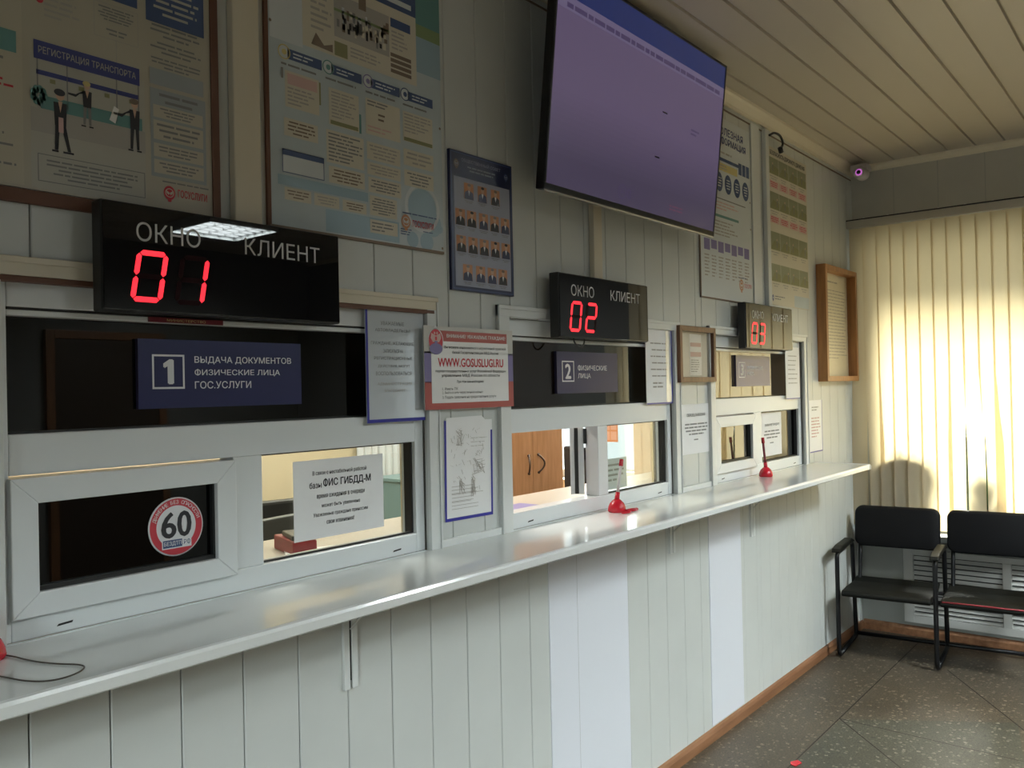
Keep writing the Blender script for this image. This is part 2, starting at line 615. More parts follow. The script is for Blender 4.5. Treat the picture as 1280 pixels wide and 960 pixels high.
# ---- floor
mb = MB()
mb.rect(0, 1, 0, 1, 0, 'terrazzo_brown'); mb.v, mb.f, mb.m, mb.smooth = [], [], [], []
def floor_poly(pts, z, m):
    mb.add([(x, y, z) for x, y in pts], [tuple(range(len(pts)))], m)
floor_poly([(XB - .1, YF - .1), (L + .1, YF - .1), (L + .1, OY + .1), (XB - .1, OY + .1)], 0, 'terrazzo_brown')
floor_poly([(3.99, -.372), (3.30, -.372), (2.95, -.72), (2.6, -1.6), (3.45, -1.6), (3.975, -1.104)], .0003, 'terrazzo_green')
floor_poly([(3.99, -.372), (3.975, -1.104), (4.40, -1.02)], .0003, 'terrazzo_green')
def seam(a, b, w=.006):
    a, b = Vector((*a, 0)), Vector((*b, 0))
    t = (b - a).normalized(); n = Vector((-t.y, t.x, 0)) * w / 2
    mb.add([(*(a + n).xy, .0007), (*(a - n).xy, .0007), (*(b - n).xy, .0007), (*(b + n).xy, .0007)], [(0, 1, 2, 3)], 'terrazzo_seam')
seam((-1, -.365), (5.5, -.365))
seam((3.99, -.365), (3.45, -.89), .006)
seam((3.99, -.365), (3.965, -1.15), .005)
seam((4.99, -.61), (4.0, -1.27), .006)
seam((3.45, -.89), (2.4, -1.9), .006)
seam((4.0, -1.27), (2.6, -2.2), .006)
struct('floor', mb, recenter=False)

# ---- ceiling: PVC strips running along the hall
mb = MB()
mb.box(XB - .1, L + .4, YF - .1, OY + .1, H + .012, H + .1, 'ceiling_seam')
y = .03
while y > YF:
    y1 = y - .148
    mb.prism([(y - .004, H + .012), (y - .008, H + .001), (y - .014, H), (y1 + .004, H), (y1 + .0, H + .012)], 'X', XB, L, 'ceiling_pvc')
    y = y1
mb.box(XB, L, .03, OY, H, H + .012, 'ceiling_pvc')
struct('ceiling', mb, recenter=False)

# ---- counter wall of PVC strips with the three window openings
mb = MB()
def slab(x0, x1, z0, z1):
    mb.box(x0, x1, .010, .10, z0, z1, 'wall_backing')
    mb.box(x0, x1, .10, .11, z0, z1, 'office_cream')
slab(XB, L, 0, WZ0)
slab(XB, L, WZ1, H)
edges = [XB] + sum([[w['c'], w['o']] for w in WIN], []) + [L]
for i in range(0, len(edges), 2):
    slab(edges[i], edges[i + 1], WZ0, WZ1)
def strips(x0, x1, z0, z1, start, pitch):
    k = math.floor((x0 - start) / pitch)
    while start + k * pitch < x1:
        a, b = max(x0, start + k * pitch), min(x1, start + (k + 1) * pitch)
        k += 1
        if b - a < .012:
            continue
        mb.prism([(a + .0022, .010), (a + .0030, .0015), (a + .0052, 0), (b - .0010, 0), (b, .010)], 'Z', z0, z1, 'pvc_wall')
strips(XB, 4.0, 0, WZ0, .805, .15)
strips(4.0, L, 0, WZ0, 4.0, .118)
strips(XB, 3.42, WZ1, H, 1.521, .1415)
strips(3.42, L, WZ1, H, 3.42, .145)
for i in range(0, len(edges), 2):
    strips(edges[i], edges[i + 1], WZ0, WZ1, 1.521, .1415)
struct('wall_left', mb, recenter=False)

mb = MB()
mb.box(2.258, 2.752, -.003, -.0003, .06, 1.07, 'white_sheet')
mb.box(2.420, 2.4208, -.0034, -.003, .06, 1.07, 'pvc_wall_edge')
struct('trim_1', mb)
mb = MB(); mb.box(3.436, 3.768, -.003, -.0003, .06, 1.07, 'white_sheet'); struct('trim_2', mb)
# casings round the windows
for i, w in enumerate(WIN):
    a, b = w['c'], w['o']
    mb = MB()
    mb.box(a - .055, a, -.012, 0, CZ, 1.812, 'pvc_white')
    mb.box(a - .055, a - .048, -.016, -.012, CZ, 1.812, 'pvc_white')
    mb.box(b, b + .042, -.012, 0, CZ, 1.812, 'pvc_white')
    mb.box(b + .036, b + .042, -.016, -.012, CZ, 1.812, 'pvc_white')
    mb.box(a - .055, b + .042, -.0125, 0, 1.777, 1.812, 'pvc_white' if i else 'cream_trim')
    mb.box(a - .055, b + .042, -.017, -.0125, 1.800, 1.812, 'pvc_white' if i else 'cream_trim')
    if i == 0:
        mb.box(a - .055, b + .03, -.0122, .01, 1.766, 1.777, 'batten_brown')
    struct('trim_%d' % (3 + i), mb, .0015)
# bottom beads on the wall between the windows
mb = MB(); mb.box(WIN[0]['o'] + .042, WIN[1]['c'] - .055, -.010, 0, CZ, CZ + .022, 'pvc_white'); struct('trim_6', mb, .002)
mb = MB(); mb.box(WIN[1]['o'] + .042, WIN[2]['c'] - .055, -.010, 0, CZ, CZ + .022, 'pvc_white'); struct('trim_7', mb, .002)
# vertical cover strips up the wall
for i, (a, b, z0, z1) in enumerate([(1.095, 1.165, 1.93, 2.85), (2.545, 2.600, 1.94, 2.85), (3.985, 4.085, 1.93, 2.83), (4.130, 4.172, 1.90, 2.83)]):
    mb = MB(); mb.box(a, b, -.022 if i != 2 else -.008, 0, z0, z1, 'pvc_white' if i > 1 else 'cream_trim'); struct('trim_%d' % (8 + i), mb, .003)
# shiny angle strip in the corner
mb = MB(); mb.box(L - .05, L, -.006, 0, .05, 2.5, 'pvc_frame'); struct('trim_12', mb, .002)
# cornices
mb = MB()
mb.prism([(0, 2.845), (-.010, 2.845), (-.014, 2.856), (-.036, 2.880), (-.046, 2.888), (-.048, H), (0, H)], 'X', XB, L, 'cream_trim')
struct('trim_13', mb, recenter=False)
mb = MB()
mb.prism([(L, 2.862), (L - .010, 2.862), (L - .014, 2.870), (L - .030, 2.888), (L - .034, H), (L, H)], 'Y', YF, -.04, 'cream_trim')
struct('trim_14', mb, recenter=False)
# dark line under the left cornice
mb = MB(); mb.box(XB, L - .02, -.004, 0, 2.818, 2.824, 'ink_brown'); struct('trim_15', mb, recenter=False)

mb = MB(); mb.prism([(0, 0), (-.016, 0), (-.016, .035), (-.010, .048), (0, .052)], 'X', XB, L, 'base_wood'); struct('baseboard_left', mb, recenter=False)
mb = MB(); mb.prism([(L, 0), (L - .016, 0), (L - .016, .04), (L - .010, .055), (L, .06)], 'Y', YF, -.016, 'base_wood'); struct('baseboard_back', mb, recenter=False)

# ---- window wall (towards the yard)
BY0, BY1, BZ0, BZ1 = -.10, -1.62, .66, 2.46          # opening behind the blind
SY0, SY1, SZ0, SZ1 = -3.83, -4.42, .95, 2.15         # narrow second window further along
OY0, OY1 = 1.63, 2.52                                # office window
mb = MB()
def back(y0, y1, z0, z1):
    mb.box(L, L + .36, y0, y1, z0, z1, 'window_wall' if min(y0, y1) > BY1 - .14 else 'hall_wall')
mb.box(L, L + .36, BY1 - .13, OY, 0, BZ0, 'lower_wall_shaded')
back(BY1 - .13, OY, BZ1, H)
back(YF, BY1 - .13, 0, BZ0)
back(YF, BY1 - .13, BZ1, H)
back(SY1, YF, BZ0, BZ1)
back(BY1, BY1 - .13, BZ0, BZ1)
back(BY1 - .13, SY0, BZ0, BZ1)
back(SY0, SY1, BZ0, SZ0)
back(SY0, SY1, SZ1, BZ1)
back(BY0, OY0, BZ0, BZ1)
back(OY1, OY, BZ0, BZ1)
back(OY0, OY1, BZ0, .82)
back(OY0, OY1, 2.2, BZ1)
for k in range(7):                                    # panel joints of the upper band
    yy = -.25 - .25 * k
    mb.box(L - .0006, L, yy - .0022, yy + .0022, 2.46, 2.862, 'pvc_wall_edge')
struct('wall_back', mb, recenter=False)
def pvc_window(name, y0, y1, z0, z1, mull=()):
    mb = MB()
    x0, x1 = L + .20, L + .26
    y0, y1 = min(y0, y1), max(y0, y1)
    mb.box(x0, x1, y0, y1, z0, z0 + .06, 'pvc_frame'); mb.box(x0, x1, y0, y1, z1 - .06, z1, 'pvc_frame')
    mb.box(x0, x1, y0, y0 + .06, z0 + .06, z1 - .06, 'pvc_frame'); mb.box(x0, x1, y1 - .06, y1, z0 + .06, z1 - .06, 'pvc_frame')
    for m in mull:
        mb.box(x0, x1, m - .05, m + .05, z0 + .06, z1 - .06, 'pvc_frame')
    f = struct(name, mb, .003, recenter=False)
    f['_o'] = (0, 0, 0)
    g = MB(); g.box(x0 + .025, x0 + .03, y0 + .06, y1 - .06, z0 + .06, z1 - .06, 'clear_glass')
    part('pane', g, f)
pvc_window('window_4', BY0, BY1, BZ0, BZ1, (-1.1,))
pvc_window('window_5', SY0, SY1, SZ0, SZ1)
pvc_window('window_6', OY0, OY1, .82, 2.2)
mb = MB(); mb.box(5.432, L + .2, -.02, -1.70, .600, .636, 'sill_white'); struct('trim_16', mb, .006)

# ---- unseen sides of the hall
mb = MB(); mb.box(XB, L + .36, YF - .12, YF, 0, H, 'hall_wall'); struct('wall_right', mb, recenter=False)
mb = MB()
DY0, DY1, DZ = -3.5, -1.7, 2.1
for (a, c, e, f) in ((YF, DY0, 0, H), (DY1, OY, 0, H), (DY0, DY1, DZ, H)):
    mb.box(XB - .12, XB, a, c, e, f, 'hall_wall')
struct('wall_front', mb, recenter=False)
mb = MB()
for a in (DY0, (DY0 + DY1) / 2 - .05, DY1 - .1):
    mb.box(XB - .09, XB - .03, a, a + .1, 0, DZ, 'pvc_frame')
for e in (0, DZ - .1):
    mb.box(XB - .089, XB - .031, DY0, DY1, e, e + .1, 'pvc_frame')
dd = struct('door_3', mb, .003, recenter=False); dd['_o'] = (0, 0, 0)  # unseen glazed door, added to let light onto the lower wall
g = MB(); g.box(XB - .063, XB - .058, DY0 + .1, DY1 - .1, .1, DZ - .1, 'clear_glass'); part('pane', g, dd)
for n, (a, b) in enumerate([(1.15, 2.05), (3.1, 4.0)]):
    mb = MB()
    mb.box(a, b, YF, YF + .04, 0, 2.05, 'hall_door')
    mb.box(a - .07, a, YF, YF + .05, 0, 2.12, 'frame_wood_dark'); mb.box(b, b + .07, YF, YF + .05, 0, 2.12, 'frame_wood_dark'); mb.box(a, b, YF, YF + .05, 2.05, 2.12, 'frame_wood_dark')
    d = struct('door_%d' % (n + 1), mb, .004, recenter=False); d['_o'] = (0, 0, 0)
    h = MB(); h.tube([(b - .08, YF + .04, 1.02), (b - .08, YF + .09, 1.02), (b - .2, YF + .09, 1.02)], .009, 'steel'); part('door_handle', h, d)

# ---- office behind the counter
mb = MB(); mb.box(XB, L, OY, OY + .1, 0, H, 'office_cream'); struct('wall_office', mb, recenter=False)

# ---- yard
mb = MB(); mb.box(L + .37, 16, -9, 9, -.35, -.25, 'asphalt'); struct('ground', mb, recenter=False)
mb = MB(); mb.box(L + .36, L + .95, -4.5, 1.2, 2.62, 2.70, 'added_eave_wood'); struct('trim_17', mb, recenter=False)  # unseen eave, added to keep sun off the upper blind

# ------------------------------------------------------------------ service windows
def service_window(n, w, m0, m1, mode):
    xl, xr = w['xl'], w['xr']
    f0, f1 = .014, .070
    mb = MB()
    M = 'pvc_frame'
    mb.box(w['c'], xl, f0, f1, CZ, WZ1, M)
    mb.box(xr, w['o'], f0, f1, CZ, WZ1, M)
    mb.box(xl, xr, f0, f1, 1.722, WZ1, M)
    mb.box(xl, xr, f0 + .004, f1, 1.717, 1.722, 'gasket')
    mb.box(xl, xr, f0 + .001, f1, 1.706, 1.717, M)
    mb.box(xl, xr, f0, f1, 1.410, 1.486, M)
    mb.box(xl, xr, f0, f1, CZ, 1.156, M)
    mb.box(w['c'] + .001, w['o'] - .001, .0, f0, CZ - .028, CZ + .0005, M)
    mb.box(m0, m1, f0, f1, 1.156, 1.410, M)
    top = struct('window_%d' % n, mb, .003, recenter=False)
    top['_o'] = (0, 0, 0)
    g = MB(); g.box(xl, xr, .040, .045, 1.486, 1.706, {1: 'dark_glass', 2: 'tinted_glass', 3: 'smoked_glass'}[n]); part('upper_pane', g, top)
    k = MB()
    k.box(xr - .006, xr - .0005, f0 + .012, f0 + .040, 1.157, 1.409, 'gasket'); k.box(xr - .006, xr - .0005, f0 + .012, f0 + .040, 1.487, 1.705, 'gasket')
    k.box(m1 + .001, xr - .006, f0 + .014, f0 + .024, 1.1565, 1.161, 'gasket'); k.box(m1 + .001, xr - .006, f0 + .016, f0 + .024, 1.406, 1.4095, 'gasket')
    k.box(xl + .001, xr - .006, f0 + .016, f0 + .024, 1.4865, 1.490, 'gasket')
    k.box(xr - .055, xr - .006, .046, .052, 1.49, 1.703, 'gasket')
    part('gasket', k, top)
    g = MB(); g.box(m1, xr, .040, .045, 1.156, 1.410, 'clear_glass' if n != 3 else 'tinted_glass'); part('fixed_pane', g, top)
    for q in ((m0 - xl) * .17 + xl, xr - .09):
        k = MB(); k.prism([(q, 1.118), (q + .028, 1.120), (q + .030, 1.124), (q + .003, 1.122)], 'Y', f0 - .0012, f0 + .001, 'gasket'); part('drain_slot', k, top)
    if mode == 'closed':
        s = MB()
        a, b, z0, z1 = xl - .004, m0 - .003, 1.148, 1.405
        y0, y1, t = -.002, .060, .048
        s.prism([(a, z0), (b, z0), (b - t, z0 + t - .004), (a + t, z0 + t - .004)], 'Y', y0, y1, M)
        s.prism([(a, z1), (a + t, z1 - t), (b - t, z1 - t), (b, z1)], 'Y', y0, y1, M)
        s.prism([(a, z0), (a + t, z0 + t - .004), (a + t, z1 - t), (a, z1)], 'Y', y0, y1, M)
        s.prism([(b, z0), (b, z1), (b - t, z1 - t), (b - t, z0 + t - .004)], 'Y', y0, y1, M)
        so = part('sash', s, top, .002, fixn=True)
        g = MB(); g.box(a + t, b - t, .022, .027, z0 + t - .004, z1 - t, 'dark_glass' if n == 1 else 'smoked_glass'); part('pane', g, so)
        k = MB(); k.box(a + t, b - t, y0 + .012, .030, z0 + t - .004, z0 + t + .004, 'gasket'); k.box(b - t - .005, b - t, y0 + .012, .030, z0 + t, z1 - t, 'gasket'); part('gasket', k, so)
    else:
        # sash swung inwards on the mullion, seen nearly edge-on
        ang = R(146)
        d = Vector((-math.cos(ang), math.sin(ang), 0)); nrm = Vector((d.y, -d.x, 0))
        hx, hy = m0 - .004, .075
        wd, t, th = .455, .05, .05
        def bar(u0, u1, z0, z1, m=M, n0=0.0, n1=th):
            s_ = []
            for z in (z0, z1):
                for (u, q) in ((u0, n0), (u1, n0), (u1, n1), (u0, n1)):
                    p = Vector((hx, hy, 0)) + d * u - nrm * q
                    s_.append((p.x, p.y, z))
            return s_, [(0, 3, 2, 1), (4, 5, 6, 7), (0, 1, 5, 4), (1, 2, 6, 5), (2, 3, 7, 6), (3, 0, 4, 7)], m
        s = MB()
        for a in ((0, t, 1.16, 1.405), (wd - t, wd, 1.16, 1.405), (t, wd - t, 1.16, 1.21), (t, wd - t, 1.355, 1.405)):
            s.add(*bar(*a))
        for zz in (1.162,):
            s.add(*bar(wd, wd + .003, zz, 1.403, 'gasket', .018, .030))
            s.add(*bar(-.003, 0, zz, 1.403, 'gasket', .020, .034))
        so = part('sash', s, top, .002, fixn=True)
        g = MB(); g.add(*bar(t, wd - t, 1.21, 1.355, 'clear_glass', .02, .025)); part('pane', g, so)
        k = MB(); k.add(*bar(wd - .04, wd - .012, 1.25, 1.30, 'black_plastic', -.012, 0)); k.add(*bar(wd - .036, wd - .016, 1.20, 1.285, 'black_plastic', -.034, -.012)); part('handle', k, so, .003)
        k = MB(); k.add(*bar(-.006, .012, 1.345, 1.40, 'black_plastic', -.012, 0)); part('hinge', k, so)
    return top
service_window(1, WIN[0], 1.100, 1.176, 'closed')
service_window(2, WIN[1], 2.598, 2.662, 'open')
service_window(3, WIN[2], 3.990, 4.085, 'closed')

# ------------------------------------------------------------------ counter with its brackets
ct = thing('service_counter', (2.6, -.15, CZ), 'long glossy white counter ledge running under all three service windows', 'counter')
mb = MB()
mb.prism([(-.0005, CZ - .030), (-.296, CZ - .030), (-.303, CZ - .026), (-.305, CZ - .008), (-.302, CZ - .002), (-.296, CZ), (-.0005, CZ)], 'X', -1.6, 4.76, 'counter_white')
part('worktop', mb, ct, .0015)
mb = MB(); mb.prism([(-.0005, CZ - .031), (-.297, CZ - .031), (-.306, CZ - .026), (-.308, CZ - .008), (-.303, CZ), (-.296, CZ + .002), (-.0005, CZ + .002)], 'X', 4.76, 4.772, 'pvc_white'); part('end_cap', mb, ct, .001)
for x, z0 in ((1.41, .805), (3.10, .87), (3.90, .82)):
    mb = MB()
    mb.box(x - .022, x - .004, -.010, 0, z0, CZ - .030, 'pvc_white')
    mb.box(x + .004, x + .022, -.010, 0, z0, CZ - .030, 'pvc_white')
    mb.box(x - .004, x + .004, -.006, 0, z0 + .02, CZ - .030, 'gasket')
    mb.box(x - .015, x + .015, -.24, 0, CZ - .040, CZ - .031, 'pvc_white')
    mb.prism([(-.008, CZ - .15), (-.012, CZ - .15), (-.13, CZ - .04), (-.12, CZ - .04)], 'X', x - .003, x + .003, 'pvc_white')
    part('bracket', mb, ct, .001)

# ------------------------------------------------------------------ numbered displays
SEG = {'0': 'abcdef', '1': 'bc', '2': 'abged', '3': 'abgcd'}
def segments(mb_on, mb_off, u0, z0, w, h, digit, y, sl):
    t = .0105
    def P(u, z):
        return (u0 + u + sl * (z - 0) / h, z0 + z)
    g = .0012
    hw, hh = w - sl, h / 2
    def hbar(z, m, s):
        c = t / 2
        m.poly([P(c + g, z), P(t + g, z + c), P(hw - t - g, z + c), P(hw - c - g, z), P(hw - t - g, z - c), P(t + g, z - c)], y, s)
    def vbar(u, za, zb, m, s):
        c = t / 2
        m.poly([P(u, za + g + c), P(u + c, za + t + g), P(u + c, zb - t - g), P(u, zb - g - c), P(u - c, zb - t - g), P(u - c, za + t + g)], y, s)
    c = t / 2
    geo = {'a': ('h', h - c), 'g': ('h', hh), 'd': ('h', c), 'b': ('v', hw - c, hh - c, h), 'c': ('v', hw - c, 0, hh + c), 'f': ('v', c, hh - c, h), 'e': ('v', c, 0, hh + c)}
    for k, v in geo.items():
        on = k in SEG[digit]
        m, s = (mb_on, 'red_led') if on else (MB(), 'dim_segment')
        if not on:
            mb_off.append(m)
        if v[0] == 'h':
            hbar(v[1], m, s)
        else:
            vbar(v[1], v[2], v[3], m, s)
def display(x0, num, label, yf=-.070):
    W_, z0, z1 = .576, 1.717, 1.930
    x1 = x0 + W_
    t = thing('queue_display', (x0 + W_ / 2, yf / 2, z0), label, 'display board', 'red number displays above the service windows')
    b = MB(); b.box(x0, x1, yf + .003, -.030, z0, z1, 'black_plastic'); part('housing', b, t, .003)
    b = MB(); b.box(x0 + .003, x1 - .003, yf, yf + .003, z0 + .003, z1 - .003, 'black_acrylic'); part('face', b, t, .001)
    b = MB(); b.box(x0 + .08, x0 + .14, -.030, 0, z0 + .03, z1 - .03, 'black_plastic'); part('wall_mount', b, t); b = MB(); b.box(x1 - .14, x1 - .08, -.030, 0, z0 + .03, z1 - .03, 'black_plastic'); part('wall_mount', b, t)
    b = MB(); b.text('ОКНО', x0 + .068, x0 + .206, z0 + .140, z0 + .178, yf - .0008, 'screen_white'); part('lettering', b, t); b = MB(); b.text('КЛИЕНТ', x0 + .312, x0 + .515, z0 + .140, z0 + .176, yf - .0008, 'screen_white'); part('lettering', b, t)
    for du, dg_ in ((.052, num[0]), (.144, num[1])):
        on, offs = MB(), []
        segments(on, offs, x0 + du, z0 + .020, .084, .103, dg_, yf - .0008, .018)
        part('lit_digit', on, t)
        for off in offs:
            part('unlit_segment', off, t)
    return t
display(.772, '01', 'black number display reading 01 above the left service window')
d2 = display(2.258, '02', 'black number display reading 02 above the middle service window')
display(3.730, '03', 'black number display reading 03 above the far service window')
b = MB(); b.tube(smooth([(2.37, -.045, 1.720), (2.372, -.048, 1.704), (2.385, -.05, 1.692), (2.40, -.05, 1.688), (2.415, -.05, 1.692), (2.43, -.048, 1.704), (2.435, -.045, 1.720)]), .0028, 'black_plastic'); part('cable_loop', b, d2)
b = MB(); b.box(.905, 1.078, .009, .0135, 1.7062, 1.7165, 'maroon'); b.text('МИНИСТЕРСТВО', .945, 1.035, 1.7085, 1.714, .0088, 'ink_yellow'); tag(b.build('sticker_strip'), 'thin maroon sticker strip on the frame under the 01 display', 'sticker')

# ------------------------------------------------------------------ blue window signs
def blue_sign(x0, x1, z0, z1, num, rows, label, m='sign_blue'):
    b = MB()
    b.box(x0, x1, .028, .039, z0, z1, 'sign_dark_edge')
    y = .0278
    b.rect(x0, x1, z0, z1, y, m)
    y -= .0006
    w, h = x1 - x0, z1 - z0
    s = h * .50
    zc = z0 + h * .53
    u0 = x0 + .03
    b.outline(u0, u0 + s, zc - s / 2, zc + s / 2, .0042, y, 'ink_white')
    b.text(num, u0 + s * .2, u0 + s * .80, zc - s * .34, zc + s * .34, y, 'ink_white', .035, keep=True)
    for txt, a, c, ww in rows:
        b.text(txt, u0 + s + .024, u0 + s + .024 + ww, z0 + a, z0 + c, y, 'ink_white', .012)
    return tag(b.build('window_sign'), label, 'sign', 'blue numbered signs on the window glass')
blue_sign(.890, 1.302, 1.525, 1.672, '1', [('ВЫДАЧА ДОКУМЕНТОВ', .095, .112, .255), ('ФИЗИЧЕСКИЕ ЛИЦА', .068, .084, .222), ('ГОС.УСЛУГИ', .041, .057, .142)], 'blue glass sign numbered 1 with three lines of white lettering')
blue_sign(2.372, 2.764, 1.531, 1.677, '2', [('ФИЗИЧЕСКИЕ', .080, .100, .190), ('ЛИЦА', .050, .070, .080)], 'blue glass sign numbered 2 on the middle window')
blue_sign(3.829, 4.240, 1.540, 1.690, '3', [('ФИЗИЧЕСКИЕ', .080, .100, .190), ('ЛИЦА', .050, .070, .080)], 'violet-blue glass sign numbered 3 on the far window', 'sign_violet')

# ------------------------------------------------------------------ television
TV0 = (2.715, -.12, 2.170)
tv = thing('television', TV0, 'large flat television tilted forward on the wall showing a lilac screen', 'television')
tv.rotation_euler = (R(6.2), 0, 0)
tv['_o'] = (0, 0, 0)
hw, th_, hh = .595, .035, .700
b = MB(); b.box(-hw, hw, .004, th_, 0, hh, 'tv_black'); b.box(-.3, .3, th_, th_ + .03, .12, .45, 'tv_black'); part('body', b, tv, .004)
b = MB()
b.box(-hw, hw, 0, .004, 0, .020, 'tv_black'); b.box(-hw, hw, 0, .004, hh - .010, hh, 'tv_black'); b.box(-hw, -hw + .010, 0, .004, .020, hh - .010, 'tv_black'); b.box(hw - .010, hw, 0, .004, .020, hh - .010, 'tv_black')
b.box(-hw + .002, hw - .002, 0, .02, -.004, 0, 'steel')
part('bezel', b, tv, .0015)
b = MB()
s0, s1, q0, q1 = -hw + .010, hw - .010, .020, hh - .010
b.rect(s0, s1, q0, q1, .0022, 'tv_screen')
for k in range(12):
    f_ = k / 11
    c_ = tuple(a_ * (1 - f_) + b_ * f_ for a_, b_ in zip((.050, .039, .072), (.090, .066, .122)))
    mat('tv_band_%d' % k, (.01, .01, .012), .25, emit=c_, estr=1.0)
    b.rect(s0, s1, q0 + (.10 + .02 * (k - 1) if k else 0), q0 + .10 + .02 * k, .0018, 'tv_band_%d' % k)
b.rect(s0, s1, q1 - .085, q1, .0018, 'tv_blue')
b.rect(s0, s1, q1 - .128, q1 - .085, .0018, 'tv_violet')
b.lines(s0 + .05, s1 - .03, q1 - .122, q1 - .102, 1, .0014, 'tv_ink', ragged=.02, fill=.8)
b.rect(.10, .135, .395, .400, .0014, 'tv_black'); b.rect(.065, .10, .225, .230, .0014, 'tv_black')
b.ring(-.14, .065, .022, .026, .0014, 'tv_ink'); b.text('д', -.150, -.132, .058, .074, .0014, 'tv_ink'); b.text('0', -.108, -.082, .046, .084, .0014, 'tv_ink')
b.lines(.20, .36, .05, .075, 2, .0014, 'tv_red'); b.lines(.33, .40, .36, .39, 2, .0014, 'tv_ink')
part('screen', b, tv)
b = MB(); b.box(-.22, .22, th_ + .03, .085, .22, .36, 'tv_black'); part('wall_bracket', b, tv)

# ------------------------------------------------------------------ posters
def board(x0, x1, z0, z1, m, t=.006, y=0.0):
    b = MB(); b.box(x0, x1, y - t, y, z0, z1, m)
    return b, y - t
def emblem(b, cx, cz, r, y, m='ink_red', m2='poster_box'):
    b.disc(cx, cz, r, r * 1.15, y, m, 20)
    b.ring(cx, cz, r * .62, r * .74, y - .0004, m2, 20)
    for k in (-1, 1):
        b.poly([(cx, cz), (cx + k * r * .55, cz + r * .35), (cx + k * r * .5, cz - r * .1), (cx + k * r * .15, cz - r * .35)], y - .0006, m2)
    b.poly([(cx - r * .35, cz - r * 1.1), (cx + r * .35, cz - r * 1.1), (cx + r * .25, cz - r * 1.45), (cx - r * .25, cz - r * 1.45)], y - .0003, m)
RN = random.Random(3)

# left poster: vehicle registration
b, y = board(.36, 1.062, 1.940, 2.78, 'poster_beige')
b.box(1.048, 1.066, -.010, 0, 1.925, 2.80, 'batten_brown')
b.box(.36, 1.066, -.012, 0, 1.912, 1.937, 'batten_brown')
y -= .0006; y2 = y - .0006; y3 = y - .0012
b.rect(.36, .662, 1.945, 2.78, y, 'poster_print_box')
b.rect(.675, .896, 1.944, 2.20, y, 'poster_print')
b.rect(.675, .896, 2.050, 2.095, y2, 'ink_soft')
b.rect(.690, .890, 2.095, 2.120, y2, 'ink_teal')
b.rect(.682, .886, 2.187, 2.222, y2, 'ink_navy')
b.text('РЕГИСТРАЦИЯ ТРАНСПОРТА', .690, .878, 2.196, 2.212, y3, 'poster_print', .01)
b.rect(.686, .884, 2.158, 2.167, y2, 'ink_navy')
for u in (.688, .742, .838, .883):
    b.rect(u - .0012, u + .0012, 2.10, 2.187, y2, 'ink_grey')
for u in (.715, .768, .818, .868):
    b.rect(u - .005, u + .005, 2.146, 2.154, y3, 'ink_olive')
def figure(cx, z0, h, coat, legs, hair, skirt=False, arm=0):
    hd = h * .09
    b.disc(cx, z0 + h * .90, hd * .75, hd, y3, 'ink_skin', 16)
    b.disc(cx - .001, z0 + h * .94, hd * .95, hd * .62, y3 - .0005, hair, 16)
    b.poly([(cx - h * .10, z0 + h * .78), (cx + h * .10, z0 + h * .78), (cx + h * .085, z0 + h * .42), (cx - h * .085, z0 + h * .42)], y3, coat)
    b.poly([(cx - .004, z0 + h * .80), (cx + .004, z0 + h * .80), (cx, z0 + h * .62)], y3 - .0005, 'ink_skin')
    s = h * .07
    b.poly([(cx - h * .08, z0 + h * .43), (cx - h * .01, z0 + h * .43), (cx - s * .6, z0 + .004), (cx - s * 1.3, z0 + .004)], y3, legs)
    b.poly([(cx + h * .01, z0 + h * .43), (cx + h * .08, z0 + h * .43), (cx + s * (2.2 if skirt else 1.2), z0 + .004), (cx + s * (1.5 if skirt else .5), z0 + .004)], y3, legs)
    b.rect(cx - s * 1.9, cx - s * .5, z0, z0 + h * .03, y3, 'ink_black'); b.rect(cx + s * .5, cx + s * (2.8 if skirt else 1.8), z0, z0 + h * .03, y3, 'ink_black')
    if arm:
        b.poly([(cx - h * .08, z0 + h * .77), (cx - h * .24, z0 + h * .60), (cx - h * .40, z0 + h * .62), (cx - h * .40, z0 + h * .66), (cx - h * .24, z0 + h * .66), (cx - h * .05, z0 + h * .72)], y3, coat)
figure(.728, 2.018, .122, 'ink_black', 'ink_black', 'ink_black', True)
b.rect(.724, .733, 2.056, 2.085, y3 - .001, 'ink_pink')
figure(.779, 2.078, .090, 'ink_black', 'ink_grey', 'ink_yellow', arm=1)
figure(.874, 2.050, .108, 'ink_black', 'ink_black', 'ink_brown', arm=1)
b.poly([(.822, 2.103), (.832, 2.133), (.842, 2.128), (.834, 2.098)], y3, 'paper_white')
for k in range(9):
    a = k * 40
    b.disc(.690 + .010 * math.cos(R(a)), 2.118 + .012 * math.sin(R(a)), .006, .008, y3, 'ink_teal', 10)
b.rect(.687, .693, 2.083, 2.105, y3, 'ink_soft')
b.outline(.686, .894, 1.958, 2.010, .0016, y2, 'ink_grey')
b.lines(.694, .886, 1.964, 2.003, 5, y2, 'ink_grey', 'center', rnd=RN)
b.rect(.902, 1.034, 2.330, 2.420, y2, 'ink_blue'); b.lines(.912, 1.024, 2.345, 2.41, 5, y3, 'poster_print', 'center', rnd=RN)
b.rect(.790, .884, 2.345, 2.420, y2, 'ink_blue'); b.lines(.80, .875, 2.355, 2.41, 4, y3, 'poster_print', 'center', rnd=RN)
for z0, z1 in ((2.300, 2.330), (2.266, 2.294), (2.236, 2.260)):
    b.lines(.910, 1.026, z0, z1, 3, y2, 'ink_grey', 'center', rnd=RN)
b.rect(.908, 1.030, 2.200, 2.234, y2, 'poster_grey')
b.rect(.908, 1.034, 2.008, 2.192, y2, 'poster_grey')
b.lines(.915, 1.028, 2.160, 2.188, 2, y3, 'ink_grey', 'center', rnd=RN)
